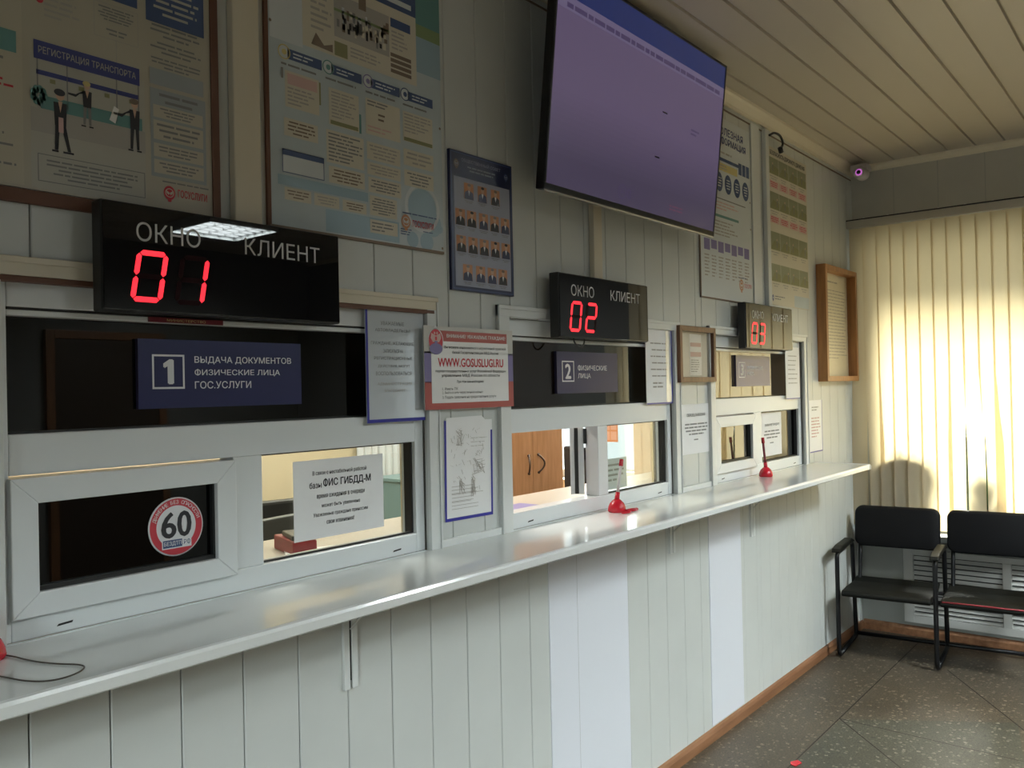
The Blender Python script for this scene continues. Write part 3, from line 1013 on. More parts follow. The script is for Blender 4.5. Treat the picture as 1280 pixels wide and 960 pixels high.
for z0, z1 in ((2.132, 2.158), (2.086, 2.126), (2.050, 2.078), (2.016, 2.044)):
    b.rect(.914, 1.027, z0, z1, y3, 'poster_print_box'); b.lines(.920, 1.020, z0 + .003, z1 - .003, 3, y3 - .0006, 'ink_grey', 'center', rnd=RN)
emblem(b, .947, 1.978, .013, y2); b.text('ГОСУСЛУГИ', .966, 1.034, 1.972, 1.988, y2, 'ink_red', .02)
b.lines(.932, 1.038, 1.997, 2.004, 1, y2, 'ink_grey', ragged=0, rnd=RN)
b.outline(.795, .885, 2.265, 2.335, .0012, y2, 'ink_soft'); b.lines(.802, .878, 2.300, 2.330, 5, y2, 'ink_grey', 'center', rnd=RN); b.lines(.808, .872, 2.272, 2.288, 2, y2, 'ink_grey', 'center', rnd=RN)
b.disc(.694, 2.300, .007, .007, y2, 'ink_red', 16); b.lines(.702, .768, 2.268, 2.322, 5, y2, 'ink_soft', rnd=RN)
b.lines(.702, .768, 2.335, 2.40, 5, y2, 'ink_grey', rnd=RN)
b.rect(.40, .652, 2.186, 2.226, y2, 'ink_teal')
b.lines(.40, .652, 2.142, 2.178, 3, y2, 'ink_grey', rnd=RN); b.lines(.40, .652, 2.108, 2.138, 3, y2, 'ink_red', rnd=RN); b.lines(.40, .652, 2.060, 2.100, 4, y2, 'ink_grey', rnd=RN); b.lines(.40, .652, 2.0, 2.04, 4, y2, 'ink_grey', rnd=RN); b.lines(.40, .652, 1.965, 1.985, 2, y2, 'ink_grey', rnd=RN); b.lines(.40, .652, 2.24, 2.42, 12, y2, 'ink_grey', rnd=RN)
b.rect(.838, .8395, 2.222, 2.268, y2, 'ink_soft')
tag(b.build('wall_poster', bevel=0), 'beige registration poster with drawn people, top left above the 01 display', 'poster', 'large information posters on the wall')

# second poster: pale blue
b, y = board(1.200, 1.784, 1.948, 2.80, 'poster_sky')
b.box(1.190, 1.200, -.008, 0, 1.945, 2.80, 'batten_brown')
b.box(1.196, 1.784, -.008, 0, 1.941, 1.948, 'ink_brown')
y -= .0006; y2 = y - .0006; y3 = y - .0012
b.rect(1.205, 1.300, 2.39, 2.80, y, 'poster_pale')
b.poly([(1.688, 2.44), (1.784, 2.44), (1.784, 2.54), (1.688, 2.54)], y, 'poster_sky_deep'); b.rect(1.688, 1.784, 2.54, 2.575, y, 'ink_green'); b.rect(1.688, 1.784, 2.575, 2.72, y, 'ink_teal')
b.rect(1.300, 1.688, 2.398, 2.72, y, 'poster_box')
b.rect(1.300, 1.688, 2.588, 2.70, y2, 'ink_blue'); b.rect(1.56, 1.670, 2.602, 2.616, y3, 'poster_pale'); b.lines(1.32, 1.52, 2.60, 2.66, 3, y3, 'poster_pale', rnd=RN)
b.rect(1.398, 1.586, 2.450, 2.560, y2, 'ink_soft')
for k in range(46):
    u = 1.405 + RN.random() * .172; z = 2.458 + RN.random() * .055
    b.rect(u, u + .006 + RN.random() * .006, z, z + .010 + RN.random() * .02, y3, RN.choice(['ink_black', 'ink_grey', 'poster_box', 'ink_brown', 'poster_pale']))
b.rect(1.480, 1.505, 2.545, 2.585, y3, 'ink_brown'); b.rect(1.398, 1.586, 2.515, 2.522, y3, 'ink_green')
b.lines(1.325, 1.392, 2.445, 2.57, 8, y2, 'ink_soft', rnd=RN); b.poly([(1.325, 2.408), (1.34, 2.440), (1.365, 2.415), (1.392, 2.425), (1.392, 2.405)], y2, 'ink_brown')
b.rect(1.398, 1.440, 2.402, 2.438, y2, 'ink_olive'); b.lines(1.45, 1.580, 2.410, 2.440, 3, y2, 'ink_soft', rnd=RN)
b.rect(1.592, 1.666, 2.536, 2.560, y2, 'ink_blue'); b.lines(1.595, 1.664, 2.475, 2.530, 5, y2, 'ink_soft', rnd=RN)
for k in range(4):
    b.rect(1.590, 1.667, 2.412 + k * .0145, 2.422 + k * .0145, y2, 'ink_brown')
for k, (u0, u1) in enumerate(((1.230, 1.356), (1.362, 1.485), (1.493, 1.620), (1.627, 1.749))):
    b.rect(u0 + .024, u1, 2.350, 2.375, y2, 'ink_blue')
    b.lines(u0 + .04, u1 - .008, 2.354, 2.371, 2, y3, 'poster_pale', rnd=RN)
    b.disc(u0 + .014, 2.364, .019, .019, y2, 'poster_pale', 20); b.ring(u0 + .014, 2.364, .015, .018, y3, ['ink_yellow', 'ink_teal', 'ink_violet', 'ink_blue'][k]); b.disc(u0 + .014, 2.364, .007, .007, y3, ['ink_yellow', 'ink_teal', 'ink_violet', 'ink_blue'][k], 12)
    b.lines(u0 + .005, u1 - .01, 2.330, 2.342, 1, y2, 'ink_grey', ragged=.1, rnd=RN)
b.rect(1.245, 1.346, 2.235, 2.322, y2, 'poster_box'); b.rect(1.252, 1.340, 2.290, 2.316, y3, 'ink_pink'); b.lines(1.252, 1.338, 2.24, 2.286, 5, y3, 'ink_soft', rnd=RN)
b.rect(1.346, 1.351, 2.262, 2.318, y3, 'ink_olive'); b.rect(1.234, 1.240, 2.30, 2.325, y3, 'ink_grey')
b.rect(1.376, 1.474, 2.222, 2.315, y2, 'poster_box'); b.lines(1.384, 1.466, 2.240, 2.31, 8, y3, 'ink_soft', rnd=RN); b.rect(1.380, 1.470, 2.224, 2.234, y3, 'ink_olive'); b.rect(1.474, 1.481, 2.22, 2.27, y3, 'ink_teal')
b.rect(1.497, 1.620, 2.226, 2.320, y2, 'poster_box'); b.lines(1.503, 1.612, 2.30, 2.318, 2, y3, 'ink_grey', rnd=RN); b.lines(1.54, 1.575, 2.265, 2.29, 2, y3, 'ink_brown', rnd=RN); b.lines(1.503, 1.60, 2.232, 2.252, 2, y3, 'ink_pink', rnd=RN)
b.rect(1.631, 1.746, 2.236, 2.318, y2, 'poster_box'); b.lines(1.636, 1.74, 2.26, 2.315, 6, y3, 'ink_soft', rnd=RN); b.rect(1.634, 1.744, 2.237, 2.247, y3, 'ink_olive')
for (u0, u1, z0, z1, n) in ((1.240, 1.340, 2.165, 2.208, 4), (1.366, 1.488, 2.126, 2.208, 8), (1.372, 1.489, 2.076, 2.118, 4), (1.499, 1.618, 2.160, 2.206, 4), (1.499, 1.618, 2.120, 2.153, 3), (1.502, 1.619, 2.074, 2.114, 4), (1.505, 1.602, 2.014, 2.066, 6), (1.505, 1.603, 1.968, 2.003, 3), (1.631, 1.747, 2.170, 2.215, 3), (1.632, 1.746, 2.114, 2.158, 4), (1.238, 1.316, 2.012, 2.042, 3), (1.325, 1.403, 2.012, 2.042, 3), (1.414, 1.493, 2.012, 2.040, 3)):
    b.rect(u0, u1, z0, z1, y2, 'poster_box'); b.lines(u0 + .006, u1 - .005, z0 + .004, z1 - .004, n, y3, RN.choice(['ink_grey', 'ink_brown', 'ink_soft']), RN.choice(['left', 'center']), rnd=RN)
b.rect(1.233, 1.357, 2.076, 2.132, y2, 'poster_pale'); b.outline(1.233, 1.357, 2.076, 2.132, .002, y3, 'ink_blue'); b.rect(1.233, 1.357, 2.118, 2.132, y3, 'ink_blue')
b.rect(1.22, 1.50, 2.046, 2.070, y, 'poster_sky_deep'); b.rect(1.36, 1.61, 1.952, 2.008, y, 'poster_sky_deep')
for q_, (cu, cz, r) in enumerate(((1.70, 2.06, .055), (1.740, 2.02, .035), (1.66, 1.968, .022), (1.715, 1.968, .026), (1.768, 2.01, .012))):
    b.disc(cu, cz, r, r, y - .00012 - .00006 * q_, 'poster_sky_deep', 24)
b.ring(1.70, 2.06, .058, .068, y - .0005, 'poster_pale')
emblem(b, 1.634, 2.014, .017, y3, 'ink_orange', 'poster_pale'); b.text('ГОСУСЛУГИ', 1.660, 1.742, 2.004, 2.022, y3, 'ink_red', .02)
b.lines(1.622, 1.755, 2.034, 2.042, 1, y3, 'ink_blue', ragged=0, rnd=RN); b.lines(1.614, 1.665, 1.976, 1.996, 3, y3, 'ink_blue', rnd=RN); b.lines(1.70, 1.745, 1.992, 1.998, 1, y3, 'ink_blue', rnd=RN)
for u, z in ((1.206, 2.428), (1.776, 2.30), (1.777, 1.957)):
    b.disc(u, z, .004, .004, y3, 'ink_brown', 10)
tag(b.build('wall_poster'), 'pale blue poster with four columns of boxes, left of the portrait plaque', 'poster', 'large information posters on the wall')

# portrait plaque
b, y = board(1.812, 2.098, 1.842, 2.252, 'plaque_navy', .010)
y -= .0006; y2 = y - .0006; y3 = y - .0012
b.outline(1.816, 2.094, 1.846, 2.248, .003, y, 'ink_blue')
b.rect(1.828, 2.084, 1.856, 2.176, y, 'plaque_pale')
b.text('ОБЩЕСТВЕННЫЙ СОВЕТ', 1.862, 2.042, 2.222, 2.236, y, 'plaque_pale', .01); b.lines(1.872, 2.032, 2.196, 2.216, 2, y, 'poster_grey', 'center', rnd=RN)
emblem(b, 1.840, 2.214, .011, y, 'ink_brown', 'plaque_pale'); emblem(b, 2.068, 2.212, .010, y, 'ink_blue', 'plaque_pale')
rows = [(2.115, [1.892, 1.953, 2.014]), (2.034, [1.852, 1.902, 1.956, 2.008, 2.059]), (1.956, [1.854, 1.906, 1.957, 2.009, 2.060]), (1.873, [1.880, 1.938, 1.991, 2.043])]
for z0, us in rows:
    for u in us:
        h, w = .048, .042
        b.rect(u - w / 2, u + w / 2, z0, z0 + h, y2, 'ink_orange')
        suit = RN.choice(['ink_black', 'ink_black', 'ink_black', 'plaque_navy'])
        b.poly([(u - w * .48, z0), (u + w * .48, z0), (u + w * .42, z0 + h * .42), (u + w * .12, z0 + h * .55), (u - w * .12, z0 + h * .55), (u - w * .42, z0 + h * .42)], y3, suit)
        b.poly([(u - w * .11, z0 + h * .54), (u + w * .11, z0 + h * .54), (u, z0 + h * .2)], y3 - .0004, 'ink_white')
        b.disc(u, z0 + h * .74, w * .17, h * .20, y3 - .0006, 'ink_skin', 14)
        b.disc(u, z0 + h * .88, w * .18, h * .09, y3 - .001, RN.choice(['ink_black', 'ink_brown', 'ink_grey']), 12)
        b.lines(u - w / 2, u + w / 2, z0 - .012, z0 - .003, 2, y2, 'ink_grey', 'center', rnd=RN)
tag(b.build('portrait_plaque'), 'dark blue framed plaque with rows of small portrait photos', 'plaque')

# far pair of posters
b, y = board(3.415, 3.965, 1.940, 2.775, 'poster_pale')
b.box(3.41, 3.97, -.007, 0, 1.934, 1.940, 'ink_brown'); b.box(3.41, 3.415, -.007, 0, 1.934, 2.775, 'ink_brown')
y -= .0006; y2 = y - .0006; y3 = y - .0012
b.text('ПОЛЕЗНАЯ', 3.60, 3.885, 2.700, 2.735, y, 'ink_navy', .02); b.text('ИНФОРМАЦИЯ', 3.58, 3.915, 2.650, 2.690, y, 'ink_navy', .02)
b.lines(3.45, 3.88, 2.605, 2.625, 1, y, 'ink_soft', rnd=RN); b.rect(3.44, 3.83, 2.575, 2.59, y, 'ink_blue'); b.rect(3.45, 3.815, 2.53, 2.565, y, 'ink_yellow'); b.lines(3.46, 3.8, 2.535, 2.56, 2, y2, 'ink_soft', rnd=RN)
for k in range(3):
    b.rect(3.83 + k * .043, 3.866 + k * .043, 2.545, 2.600, y, 'ink_blue')
for u in (3.52, 3.616, 3.711, 3.808, 3.905):
    b.disc(u, 2.475, .037, .045, y, 'ink_blue', 24); b.lines(u - .025, u + .025, 2.45, 2.50, 4, y2, 'poster_pale', 'center', rnd=RN)
b.rect(3.43, 3.90, 2.396, 2.401, y, 'ink_grey'); b.lines(3.44, 3.895, 2.345, 2.388, 3, y, 'ink_pink', rnd=RN); b.rect(3.44, 3.82, 2.312, 2.324, y, 'ink_teal')
b.lines(3.44, 3.86, 2.225, 2.30, 5, y, 'ink_soft', rnd=RN)
for k in range(7):
    b.rect(3.448 + k * .071, 3.506 + k * .071, 2.150 + (.01 if k % 2 else 0), 2.200, y, 'ink_violet')
    b.lines(3.450 + k * .071, 3.504 + k * .071, 2.03, 2.135, 7, y, 'ink_soft', rnd=RN)
emblem(b, 3.835, 2.02, .024, y, 'ink_orange', 'poster_pale'); b.lines(3.80, 3.94, 2.05, 2.06, 1, y, 'ink_blue', rnd=RN); b.text('ГОСУСЛУГИ', 3.868, 3.95, 2.01, 2.03, y, 'ink_red', .02)
for z in (2.43, 2.30):
    b.disc(3.955, z, .005, .005, y, 'ink_brown', 10)
tag(b.build('wall_poster'), 'pale blue poster with circles, partly hidden behind the television edge', 'poster', 'large information posters on the wall')

b, y = board(4.195, 4.745, 1.955, 2.765, 'poster_box', .004)
y -= .0006; y2 = y - .0006; y3 = y - .0012
b.text('БЕЗОПАСНОСТЬ ДОРОЖНОГО ДВИЖЕНИЯ', 4.225, 4.715, 2.722, 2.748, y, 'ink_black', .03)
for k, (z0, z1) in enumerate(((2.655, 2.712), (2.475, 2.535), (2.265, 2.330), (2.103, 2.165))):
    for q in range(4):
        u0, u1 = 4.205 + q * .133, 4.334 + q * .133
        b.rect(u0, u1, z0 - .028, z1, y, 'poster_olive')
        b.poly([(u0, z0 - .028), (u1, z0 - .028), (u1, z0 + .01), (u0 + .05, z0 + .02)], y2, 'ink_olive')
        uc = u0 + .03 + .07 * RN.random()
        b.rect(uc, uc + .010, z0 - .015, z0 + .02, y3, 'ink_grey'); b.disc(uc + .005, z0 + .026, .006, .006, y3, 'ink_skin', 10)
        b.lines(u0 + .01, u1 - .01, z0 - .058, z0 - .034, 2, y, 'ink_soft', 'center', rnd=RN)
        if k < 2:
            b.rect(u0 + .004, u1 - .004, z0 - .100, z0 - .062, y, 'ink_pink'); b.lines(u0 + .01, u1 - .01, z0 - .096, z0 - .066, 3, y2, 'ink_red', 'center', rnd=RN)
emblem(b, 4.225, 1.99, .013, y, 'ink_navy', 'poster_pale'); b.lines(4.25, 4.40, 1.98, 2.005, 2, y, 'ink_grey', rnd=RN); b.rect(4.52, 4.74, 1.958, 2.02, y, 'poster_sky')
tag(b.build('wall_poster'), 'cream poster with four rows of green pictures, nearest the window corner', 'poster', 'large information posters on the wall')

# ------------------------------------------------------------------ papers and small signs
b = MB(); y = -.0205
b.box(1.681, 2.072, y + .0006, -.0166, 1.497, 1.732, 'gos_grey')
b.rect(1.681, 2.072, 1.655, 1.732, y, 'gos_grey'); b.rect(1.681, 2.072, 1.573, 1.660, y, 'ink_violet'); b.rect(1.681, 2.072, 1.497, 1.575, y, 'gos_red')
b.rect(1.708, 2.047, 1.515, 1.690, y - .0006, 'paper_white')
b.rect(1.735, 2.042, 1.690, 1.720, y - .0006, 'gos_red'); b.text('ВНИМАНИЕ! УВАЖАЕМЫЕ ГРАЖДАНЕ!', 1.772, 2.034, 1.699, 1.711, y - .0012, 'paper_white', .02)
yy = y - .0012
b.text('Вы можете ознакомиться с нормативной правовой', 1.762, 2.036, 1.668, 1.678, yy, 'ink_black', .01); b.text('базой Госавтоинспекции МВД России', 1.795, 2.000, 1.654, 1.664, yy, 'ink_black', .01)
b.text('WWW.GOSUSLUGI.RU', 1.735, 2.022, 1.618, 1.642, yy, 'ink_red', .03)
b.text('портал государственных услуг Российской Федерации', 1.724, 2.034, 1.600, 1.610, yy, 'ink_black', .01); b.text('управление МВД России по области', 1.748, 2.004, 1.587, 1.597, yy, 'ink_black', .01); b.text('При этом вам необходимо:', 1.812, 1.930, 1.570, 1.579, yy, 'ink_black', .01)
b.text('1. Иметь ПК', 1.750, 1.815, 1.551, 1.559, yy, 'ink_black'); b.text('2. Выйти в сеть через личный кабинет', 1.750, 1.925, 1.539, 1.548, yy, 'ink_black'); b.text('3. Подать заявление на предоставление услуги', 1.750, 1.985, 1.525, 1.535, yy, 'ink_black')
b.disc(1.727, 1.690, .031, .036, yy, 'ink_white', 28); b.disc(1.727, 1.690, .028, .033, yy - .0004, 'ink_red', 28); b.poly([(1.727, 1.735), (1.712, 1.715), (1.742, 1.715)], yy, 'ink_white')
b.disc(1.727, 1.668, .026, .016, yy - .0007, 'ink_violet', 24)
for k in (-1, 1):
    b.poly([(1.727, 1.705), (1.727 + k * .018, 1.712), (1.727 + k * .021, 1.698), (1.727 + k * .012, 1.686), (1.727, 1.688)], yy - .0008, 'ink_pink')
    b.disc(1.727 + k * .005, 1.712, .0035, .004, yy - .0009, 'ink_pink', 10)
b.poly([(1.721, 1.690), (1.733, 1.690), (1.731, 1.678), (1.727, 1.674), (1.723, 1.678)], yy - .001, 'ink_violet')
b.poly([(1.723, 1.702), (1.731, 1.702), (1.731, 1.694), (1.727, 1.690), (1.723, 1.694)], yy - .0012, 'ink_red')
tag(b.build('information_board'), 'red and violet bordered board with a red web address between the left windows', 'sign')

def sheet(x0, x1, z0, z1, y, m='paper_white', t=.0008):
    b = MB(); b.box(x0, x1, y, y + t, z0, z1, m)
    return b, y - .0006

# sleeve with blue left and bottom edge on window one
b, y = sheet(1.487, 1.700, 1.469, 1.776, -.0005, 'paper_sleeve', .0025)
b.rect(1.487, 1.4945, 1.469, 1.776, y, 'tape_blue'); b.rect(1.4945, 1.700, 1.469, 1.478, y, 'tape_blue')
b.text('УВАЖАЕМЫЕ', 1.540, 1.625, 1.728, 1.738, y, 'ink_grey'); b.text('АВТОВЛАДЕЛЬЦЫ!', 1.520, 1.648, 1.709, 1.719, y, 'ink_grey')
for k, (tx, a, c) in enumerate((('ГРАЖДАНЕ, ЖЕЛАЮЩИЕ', 1.505, 1.660), ('ЗАПИСАТЬСЯ НА', 1.548, 1.620), ('РЕГИСТРАЦИОННЫЕ', 1.515, 1.655), ('ДЕЙСТВИЯ, МОГУТ', 1.528, 1.645), ('ВОСПОЛЬЗОВАТЬСЯ', 1.520, 1.650))):
    b.text(tx, a, c, 1.674 - k * .020, 1.684 - k * .020, y, 'ink_grey')
b.text('АДМИНИСТРАЦИЯ', 1.525, 1.650, 1.566, 1.575, y, 'ink_soft'); b.text('БЛАГОДАРИТ', 1.550, 1.625, 1.548, 1.557, y, 'ink_soft')
tag(b.build('paper_notice'), 'notice in a blue-edged plastic sleeve at the upper right of the first window', 'notice')

# crumpled hand-drawn sheet under the information board
b = MB(); y = -.003
b.box(1.772, 1.984, -.0022, -.0002, 1.172, 1.462, 'paper_white')
b.rect(1.772, 1.780, 1.172, 1.462, y, 'tape_blue'); b.rect(1.976, 1.984, 1.172, 1.430, y, 'tape_blue'); b.rect(1.780, 1.976, 1.172, 1.181, y, 'tape_blue')
b.poly([(1.780, 1.462), (1.780, 1.470), (1.935, 1.474), (1.976, 1.444), (1.976, 1.42)], y, 'paper_white')
for k in range(9):
    z = 1.205 + .008 * (k % 3) * .3 + k * .0075
    b.rect(1.80, 1.80 + .14 * (.6 + .4 * RN.random()), z, z + .0012, y - .0004, 'ink_soft')
for k in range(60):
    u = 1.80 + RN.random() * .15; z = 1.25 + RN.random() * .185
    a = RN.random() * 3.14; l = .006 + RN.random() * .016
    dx, dz = math.cos(a) * l, math.sin(a) * l
    b.poly([(u, z), (u + .0014, z), (u + dx + .0014, z + dz), (u + dx, z + dz)], y - .0004, 'ink_soft')
for k in range(3):
    b.lines(1.885, 1.965, 1.405 - k * .012, 1.412 - k * .012, 1, y - .0004, 'ink_soft', fill=.16, ragged=.3, rnd=RN)
for q, (u0, z0, w_, h_) in enumerate(((1.82, 1.375, .035, .06), (1.89, 1.30, .06, .05), (1.83, 1.245, .03, .05), (1.885, 1.235, .02, .06))):
    p0 = (u0, z0)
    for k in range(26):
        p1 = (u0 + RN.random() * w_, z0 + RN.random() * h_)
        t_ = .0006
        b.poly([(p0[0] - t_, p0[1] - t_), (p0[0] + t_, p0[1] + t_), (p1[0] + t_, p1[1] + t_), (p1[0] - t_, p1[1] - t_)], y - .0004 - .00001 * k, 'ink_soft')
        p0 = p1 if k % 4 else (u0 + RN.random() * w_, z0 + RN.random() * h_)
b.spin(-.8, (1.878, 1.32))
tag(b.build('paper_notice'), 'crumpled scribbled sheet with blue tape edges below the red web address board', 'notice')

# note inside window one
b, y = sheet(1.279, 1.572, 1.187, 1.384, .0368, 'paper_white')
for s, u0, u1, z0, z1, bo in (('В связи с нестабильной работой', 1.337, 1.513, 1.343, 1.356, .01), ('базы', 1.327, 1.364, 1.313, 1.328, .02), ('ФИС ГИБДД-М', 1.370, 1.527, 1.312, 1.335, .03), ('время ожидания в очереди', 1.349, 1.505, 1.284, 1.296, .01), ('может быть увеличено', 1.364, 1.489, 1.261, 1.273, .01), ('Уважаемые граждане приносим', 1.337, 1.515, 1.239, 1.251, .01), ('свои извинения!', 1.378, 1.468, 1.220, 1.231, .01)):
    b.text(s, u0, u1, z0, z1, y, 'ink_black', bo)
tag(b.build('paper_notice'), 'white printed note with bold second line taped to the first window pane', 'notice')

# round speed sticker
b = MB(); y = .0195
cx, cz = .9635, 1.2725
b.lathe([(.0625, 0), (.0625, .0012)], (cx, .0216, cz), 'ink_white', 48, 'Y')
b.ring(cx, cz, .045, .0595, y, 'ink_red', 56)
b.disc(cx, cz, .045, .045, y + .0004, 'ink_white', 48)
b.text('6', cx - .033, cx - .002, cz - .022, cz + .031, y - .0006, 'ink_black', .025); b.text('0', cx + .003, cx + .033, cz - .022, cz + .031, y - .0006, 'ink_black', .025)
b.rect(cx - .0335, cx + .0335, cz - .0455, cz - .0245, y - .0005, 'ink_white'); b.rect(cx - .0315, cx + .012, cz - .043, cz - .027, y - .001, 'ink_blue')
b.text('БЕЗДТП', cx - .0295, cx + .010, cz - .040, cz - .030, y - .0016, 'ink_white', .01); b.text('.РФ', cx + .013, cx + .031, cz - .040, cz - .029, y - .001, 'ink_blue')
ARC = 'ДВИЖЕНИЕ БЕЗ ОПАСНОСТИ'
for k, ch in enumerate(ARC):
    if ch == ' ':
        continue
    a = 162 - 144 * k / (len(ARC) - 1)
    vs, fs = text_outline(ch, .015)
    mx = sum(p[0] for p in vs) / len(vs)
    ca, sa = math.cos(R(a - 90)), math.sin(R(a - 90))
    pts = []
    for p in vs:
        u, v = (p[0] - mx) * .0108, p[1] * .0108 + .0485
        pts.append((cx + u * ca - v * sa, y - .0006, cz + u * sa + v * ca))
    b.add(pts, fs, 'ink_white')
tag(b.build('round_sticker'), 'round white sticker with red rim and big 60 on the small left pane', 'sticker')

# sleeve right on window two
b, y = sheet(2.930, 3.142, 1.478, 1.775, -.0005, 'paper_white', .002)
b.rect(3.1345, 3.142, 1.478, 1.775, y, 'tape_blue'); b.rect(2.930, 3.142, 1.478, 1.484, y, 'tape_blue'); b.rect(3.090, 3.1345, 1.484, 1.775, y, 'paper_sleeve')
for k in range(6):
    b.lines(2.965 + .01 * (k % 2), 3.11, 1.715 - k * .026, 1.727 - k * .026, 1, y - .0006, 'ink_soft', ragged=.2, rnd=RN)
b.lines(2.98, 3.10, 1.54, 1.57, 2, y - .0006, 'ink_soft', rnd=RN)
tag(b.build('paper_notice'), 'white notice with a thin blue edge at the upper right of the middle window', 'notice')

b, y = sheet(3.205, 3.484, 1.258, 1.470, -.0012, 'paper_white')
b.text('ОБРАЗЕЦ ЗАЯВЛЕНИЯ', 3.26, 3.43, 1.415, 1.430, y, 'ink_grey', .02)
b.lines(3.235, 3.455, 1.335, 1.392, 4, y, 'ink_grey', 'center', ragged=.15, rnd=RN); b.lines(3.32, 3.38, 1.312, 1.324, 1, y, 'ink_grey', rnd=RN)
tag(b.build('paper_notice'), 'white printed sheet on the wall below the small wooden frame', 'notice')

b, y = sheet(4.382, 4.586, 1.466, 1.742, -.0005, 'paper_white', .002)
b.rect(4.578, 4.586, 1.466, 1.742, y, 'ink_grey'); b.rect(4.382, 4.586, 1.466, 1.471, y, 'tape_blue')
for k in range(7):
    b.lines(4.415, 4.555, 1.69 - k * .024, 1.70 - k * .024, 1, y, 'ink_soft', ragged=.3, rnd=RN)
tag(b.build('paper_notice'), 'narrow white sheet at the upper right corner of the far window', 'notice')

b, y = sheet(4.712, 4.918, 1.160, 1.452, -.0012, 'paper_white')
b.rect(4.712, 4.918, 1.160, 1.166, y, 'tape_blue'); b.rect(4.911, 4.918, 1.160, 1.452, y, 'tape_blue')
b.lines(4.75, 4.87, 1.39, 1.42, 2, y, 'ink_soft', rnd=RN); b.lines(4.74, 4.89, 1.24, 1.36, 7, y, 'ink_pink', rnd=RN)
tag(b.build('paper_notice'), 'blank-looking white sheet on the wall right of the far window', 'notice')

b, y = sheet(4.135, 4.40, 1.180, 1.402, .0368, 'paper_white')
b.text('ВНИМАНИЕ ГРАЖДАНЕ', 4.18, 4.37, 1.33, 1.345, y, 'ink_grey', .02); b.lines(4.16, 4.38, 1.265, 1.315, 3, y, 'ink_grey', 'center', ragged=.15, rnd=RN); b.lines(4.24, 4.29, 1.24, 1.252, 1, y, 'ink_grey', rnd=RN)
tag(b.build('paper_notice'), 'white sheet stuck to the lower right pane of the far window', 'notice')

# ------------------------------------------------------------------ wooden frames
def picture_frame(x0, x1, z0, z1, d, w, m, label, draw):
    t = thing('picture_frame', ((x0 + x1) / 2, 0, z0), label, 'picture frame')
    b = MB()
    b.prism([(x0, z0), (x1, z0), (x1 - w, z0 + w), (x0 + w, z0 + w)], 'Y', -d, 0, m); b.prism([(x0, z1), (x0 + w, z1 - w), (x1 - w, z1 - w), (x1, z1)], 'Y', -d, 0, m)
    b.prism([(x0, z0), (x0 + w, z0 + w), (x0 + w, z1 - w), (x0, z1)], 'Y', -d, 0, m); b.prism([(x1, z0), (x1, z1), (x1 - w, z1 - w), (x1 - w, z0 + w)], 'Y', -d, 0, m)
    part('frame', b, t, .0015, fixn=True)
    b = MB(); draw(b, x0 + w, x1 - w, z0 + w, z1 - w); part('document', b, t)
    g = MB(); g.box(x0 + w, x1 - w, -d * .42, -d * .42 + .002, z0 + w, z1 - w, 'frame_glass'); part('glazing', g, t)
def doc_small(b, u0, u1, z0, z1):
    b.rect(u0, u1, z0, z1, -.002, 'gos_grey'); uc = (u0 + u1) / 2 + .02
    b.rect(uc - .055, uc + .055, z0 + .008, z1 - .008, -.0026, 'paper_white')
    b.rect(uc - .05, uc + .05, z1 - .062, z1 - .045, -.0032, 'ink_pink'); b.rect(uc - .05, uc + .05, z1 - .105, z1 - .085, -.0032, 'ink_pink'); b.lines(uc - .045, uc + .045, z0 + .02, z1 - .115, 6, -.0032, 'ink_soft', rnd=RN)
def doc_list(b, u0, u1, z0, z1):
    b.rect(u0, u1, z0, z1, -.002, 'paper_cream')
    b.lines(u0 + .1, u1 - .1, z1 - .06, z1 - .04, 1, -.0026, 'ink_soft', rnd=RN); b.lines(u0 + .03, u1 - .03, z0 + .10, z1 - .09, 22, -.0026, 'ink_soft', ragged=.1, fill=.25, rnd=RN)
picture_frame(3.165, 3.500, 1.563, 1.800, .028, .022, 'frame_wood_dark', 'small brown wooden frame between the middle and far windows', doc_small)
picture_frame(4.872, 5.440, 1.556, 2.225, .055, .030, 'frame_wood', 'tall light brown wooden frame holding a cream list beside the blinds', doc_list)

# ------------------------------------------------------------------ pens in red holders
def pen_holder(x, y, top, label, body, cap):
    t = thing('pen_holder', (x, y, CZ), label, 'pen holder', 'red pen holders on the counter')
    b = MB(); b.lathe([(.030, 0), (.033, .006), (.031, .018), (.025, .032), (.015, .042), (.011, .045)], (x, y, CZ), 'red_plastic'); part('base', b, t)
    d = Vector(top).normalized()
    p0 = Vector((x, y, CZ + .040))
    b = MB(); b.tube([p0, p0 + d * .030], [.010, .0085], 'red_plastic'); part('socket', b, t)
    b = MB(); b.tube([p0 + d * .022, p0 + d * .125], .0055, body, 10); part('barrel', b, t)
    b = MB(); b.tube([p0 + d * .125, p0 + d * .150], [.0075, .0070], cap, 10); part('cap', b, t)
    return t
t = pen_holder(2.595, -.062, (.30, .02, 1), 'red pen holder with an upright clear pen in front of the middle window', 'clear_plastic', 'red_plastic')
b = MB()
pts = []
for k in range(150):
    u = k / 149
    cxn = 2.560 + .10 * u if u < .5 else 2.66 - .07 * (u - .5) * 2
    cyn = -.105 - .01 * math.sin(u * 6)
    pts.append((cxn + .0035 * math.cos(k * 1.4), cyn + .004 * math.sin(k * 1.4), CZ + .0055 + .004 * math.sin(k * 1.4 + 1)))
b.tube(pts, .0016, 'red_plastic', 5); part('coiled_cord', b, t)
pen_holder(3.945, -.060, (-.20, .0, 1), 'small red pen holder with a dark leaning pen at the far window', 'maroon', 'red_plastic')
t = pen_holder(.566, -.055, (-.6, .05, .8), 'red pen holder at the left counter end with a loose wire', 'clear_plastic', 'red_plastic')
b = MB(); zc = CZ + .0022
